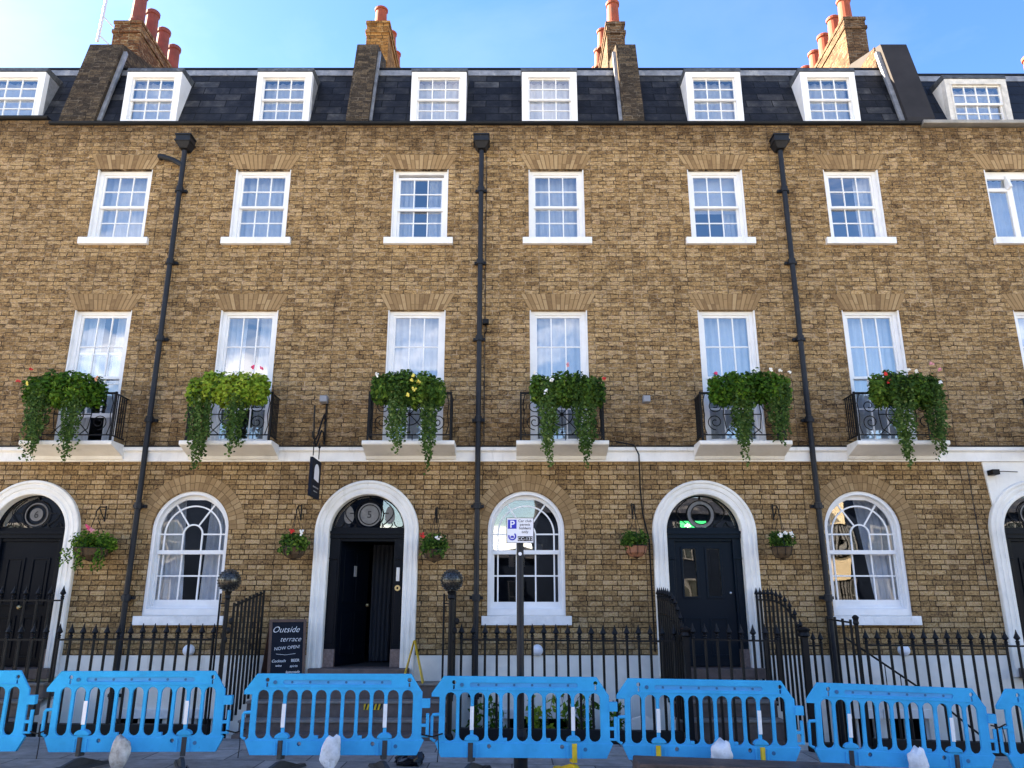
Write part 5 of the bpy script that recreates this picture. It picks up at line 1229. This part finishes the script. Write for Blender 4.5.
b = MB(); b.shape(circ(0, 0, .020, 12), [], -.0245, -.0145); PLUG = b.mesh('plug', M_bolt)
def strip_mesh(h=.205, z=.30):
    b = MB(); b.box(-.020, .020, -.0255, -.0225, z, z + h); return b.mesh('reflective_strip', M_reflw)
STR = strip_mesh(.23, .265)
def foot_mesh(mt, nm):
    b = MB(); b.box(-.024, .024, -.036, .036, -.04, .14)
    b.hexa([(-.05, -.40, -.17), (.05, -.40, -.17), (.04, .40, -.17), (-.04, .40, -.17)], [(-.04, -.38, -.14), (.04, -.38, -.14), (.03, .38, -.14), (-.03, .38, -.14)])
    b.shape([(-.30, -.14), (.30, -.14), (.04, -.06), (-.04, -.06)], [], -.020, .020, axis='x')
    for k in range(3): b.box(-.05 + k * .042, -.034 + k * .042, -.40, -.12, -.137, -.115)
    return b.mesh(nm, mt)
FOOT = foot_mesh(M_rubber, 'foot'); FOOTY = foot_mesh(M_yellow, 'foot')
BL = ['blue barrier panel cut off at the left edge', 'blue barrier panel with a dirty sack on it, in front of the leftmost arched window', 'blue barrier panel in front of the open door steps', 'blue barrier panel crossed by the parking sign pole, one yellow foot', 'blue barrier panel in front of the navy door, two yellow feet', 'blue barrier panel in front of the rightmost arched window', 'blue barrier panel cut off at the right edge']
BX = [(-6.03, .36, 0, 0), (-3.95, .30, .0, .0), (-1.85, .275, -.2, 0), (.12, .245, -.3, 0), (2.07, .215, -.9, 0), (4.07, .155, -2.0, 0), (6.05, .105, -1.5, 0)]
BX[0] = (-6.02, .305, 0, 0)
rnd.seed(5)
for i, (x, z, tilt_, yw) in enumerate(BX):
    t = thing('plastic_barrier', BL[i], 'barrier', (x, -3.16 + rnd.uniform(-.02, .02), z), 0, 'blue barriers along the pavement')
    t.rotation_euler = (R(rnd.uniform(-.6, .6)), R(-tilt_), R(rnd.uniform(-1.2, 1.2)))
    p = part('panel', BAR, t); bv = p.modifiers.new('bevel', 'BEVEL'); bv.width = .006; bv.segments = 2; bv.limit_method = 'ANGLE'; bv.angle_limit = R(50)
    part('recess_plate', RECP, p)
    for k in range(6): part('bolt_dot', BOLT, p, (-.48 + .19 * k, 0, .705))
    part('plug', PLUG, p, (-.655, 0, .705)); part('plug', PLUG, p, (.64, 0, .085))
    for j, cx in enumerate((SLX[2] - .0755, SLX[9] - .0755)):
        sc = part('reflective_strip', STR, p, (cx, 0, 0)); sc.scale = (1, 1, 1)
        yellow = (i == 3 and j == 1) or i == 4
        f_ = part('foot', FOOTY if yellow else FOOT, t, (cx, 0, 0), (0, 0, R(-24 if j == 0 else 26)))
        if yellow: f_['label'] = 'yellow plastic foot'
# cable ties between panels
for i, (xa, xb, z, lab) in enumerate(((-5.02, -4.86, .50, 'thin black cable tying the first two barriers'), (-2.98, -2.78, .51, 'thin black cable tying the second and third barriers'), (-.94, -.72, .47, 'thin black cable tying the third and fourth barriers'), (5.0, 5.16, .56, 'thin black cable tying the last two barriers'))):
    b = MB(); b.tube([(xa, -3.19, z), ((xa + xb) / 2, -3.2, z - .02), (xb, -3.19, z + .01)], .008, 5); b.tube([(xb - .05, -3.2, z), (xb - .04, -3.21, z - .14), (xb - .05, -3.2, z - .26)], .005, 5)
    tag(b.build('cable_tie', M_iron), lab, 'cable', 'cables tying the barriers')
# sacks hung over the lower rails
def sack(label, x, z, w_, h_, mt, seed, lean=0):
    rnd.seed(seed); t = thing('sand_sack', label, 'sack', (x, -3.27, z), group='white sacks weighing down the barriers')
    b = MB(); nu, nv = 22, 16
    ph = [rnd.random() * 6 for _ in range(5)]
    for k in range(nv + 1):
        tv = k / nv; zz = h_ * (tv - .5)
        prof = .22 + .78 * math.sin(PI / 2 * min(1, tv / .50)) if tv < .50 else 1 - .30 * ((tv - .50) / .50) ** 2
        if k == nv: prof = .45
        for j in range(nu):
            an = 2 * PI * j / nu; r = w_ * .5 * prof * (1 + .10 * math.sin(3 * an + ph[0] + 4 * tv) + .05 * math.sin(7 * an + ph[1] + 6 * tv) + .05 * math.sin(11 * tv + ph[2] + 2 * an) + rnd.uniform(-.03, .03))
            b.v.append((r * math.cos(an) + lean * (tv - .5), r * .50 * math.sin(an), zz + (.03 * math.cos(an + ph[3]) + .018 * math.cos(3 * an + ph[4])) * tv))
    for k in range(nv):
        for j in range(nu): a_ = k * nu + j; b_ = k * nu + (j + 1) % nu; b.f.append((a_, b_, b_ + nu, a_ + nu)); b.c.append(.5)
    b.f.append(tuple(range(nu))); b.c.append(.5); b.f.append(tuple(range(nv * nu, nv * nu + nu))[::-1]); b.c.append(.5)
    b.build('bag', mt, t, local=True, smooth=True)
    b = MB(); b.tube([(-.01, -.01, h_ * -.42), (-.02, .0, h_ * -.52), (.01, .01, h_ * -.68)], .035, 8, .05); b.build('loose_tail', M_sack, t, local=True)
sack('dirty brown-stained white sack on the second barrier from the left', -4.02, .285, .20, .32, M_sackd, 11, .04)
sack('clean white sack hanging on the barrier before the open door steps', -1.86, .295, .21, .31, M_sack, 12)
sack('small white sack on the barrier before the navy door', 2.15, .29, .22, .24, M_sack, 13)
sack('greyish white sack on the barrier before the rightmost arched window', 4.15, .195, .20, .29, M_sackd if False else M_sack, 14, -.02)
# loose things on the pavement
t = thing('black_bag', 'crumpled black plastic bag on the paving below the barrier gap', 'bag', (-1.13, -2.62, gz(-1.1)))
rnd.seed(3); b = MB(); b.sphere((0, 0, .06), .16, 16, 10, (1, .7, .55)); b.v = [(v[0] + rnd.gauss(0, .012), v[1] + rnd.gauss(0, .012), max(0, v[2] + rnd.gauss(0, .012))) for v in b.v]; b.build('bag', mat('black polythene', (.012, .013, .018), .25), t, local=True)
t = thing('timber_beam', 'dark wet timber board lying in front of the barriers at the bottom right', 'timber', (2.3, -3.62, gz(2.3)), 0)
b = MB(); b.hexa([(-1.12, -.20, 0), (1.08, -.20, -.05), (1.08, .12, -.05), (-1.12, .12, 0)], [(-1.08, -.18, .30), (1.04, -.18, .235), (1.04, .10, .25), (-1.10, .10, .325)]); b.build('plank', M_wood, t, local=True, bevel=.012)
b = MB(); b.hexa([(-1.13, -.215, .20), (1.06, -.215, .13), (1.06, -.185, .13), (-1.13, -.185, .20)], [(-1.13, -.215, .225), (1.06, -.215, .155), (1.06, -.185, .155), (-1.13, -.185, .225)]); b.build('batten', M_wood, t, local=True)

# ------------------------------------------------------------------ across the street (seen only mirrored in the glass)
M_far = mat('far brick in painted shade', (.009, .014, .026), .9, spec=0, vary=(.7, .4)); M_farw = mat('far window paint in painted shade', (.12, .125, .13), .6)  # colours darkened so the sunlit far fronts look shaded in the glass
def far_house(label, x0, x1, y, z1, mt, cols, rows, pitched):
    h = thing('facing_house', label, 'house', ((x0 + x1) / 2, y, 0), group='houses across the street')
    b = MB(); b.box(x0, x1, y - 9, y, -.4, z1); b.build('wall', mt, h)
    rf = MB(); rf.shape([(y + .3, z1), (y - 4.5, z1 + pitched), (y - 9.3, z1)], [], x0 - .1, x1 + .1, axis='x'); rf.build('roof', M_slate, h)
    for c in range(cols):
        for r_ in range(rows):
            xc = x0 + (x1 - x0) * (c + .5) / cols; zc = 1.2 + r_ * 3.0
            w_ = MB(); w_.shape(rect(xc - .6, xc + .6, zc, zc + 1.8), [rect(xc - .5, xc + .5, zc + .1, zc + 1.7)], y + .01, y + .08); w_.box(xc - .03, xc + .03, y + .02, y + .07, zc + .1, zc + 1.7); w_.box(xc - .5, xc + .5, y + .02, y + .07, zc + .88, zc + .94)
            wo = w_.build('window', M_farw, h)
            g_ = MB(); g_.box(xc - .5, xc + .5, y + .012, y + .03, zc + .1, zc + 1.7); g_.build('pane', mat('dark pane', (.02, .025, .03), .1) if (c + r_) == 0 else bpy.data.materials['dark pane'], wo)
far_house('tall brick house coloured as in shade, across the street on the left', -34, -9, -32, 9.0, M_far, 6, 3, 1.8)
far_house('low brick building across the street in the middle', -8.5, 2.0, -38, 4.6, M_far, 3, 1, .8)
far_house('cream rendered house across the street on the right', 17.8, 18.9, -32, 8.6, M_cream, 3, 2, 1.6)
far_house('brick house coloured as in shade, across the street right of the middle', 1.5, 17.7, -32, 6.6, M_far, 3, 2, 1.4)
far_house('brick house coloured as in shade, across the street on the right', 19.0, 34, -32, 6.8, M_far, 4, 2, 1.4)
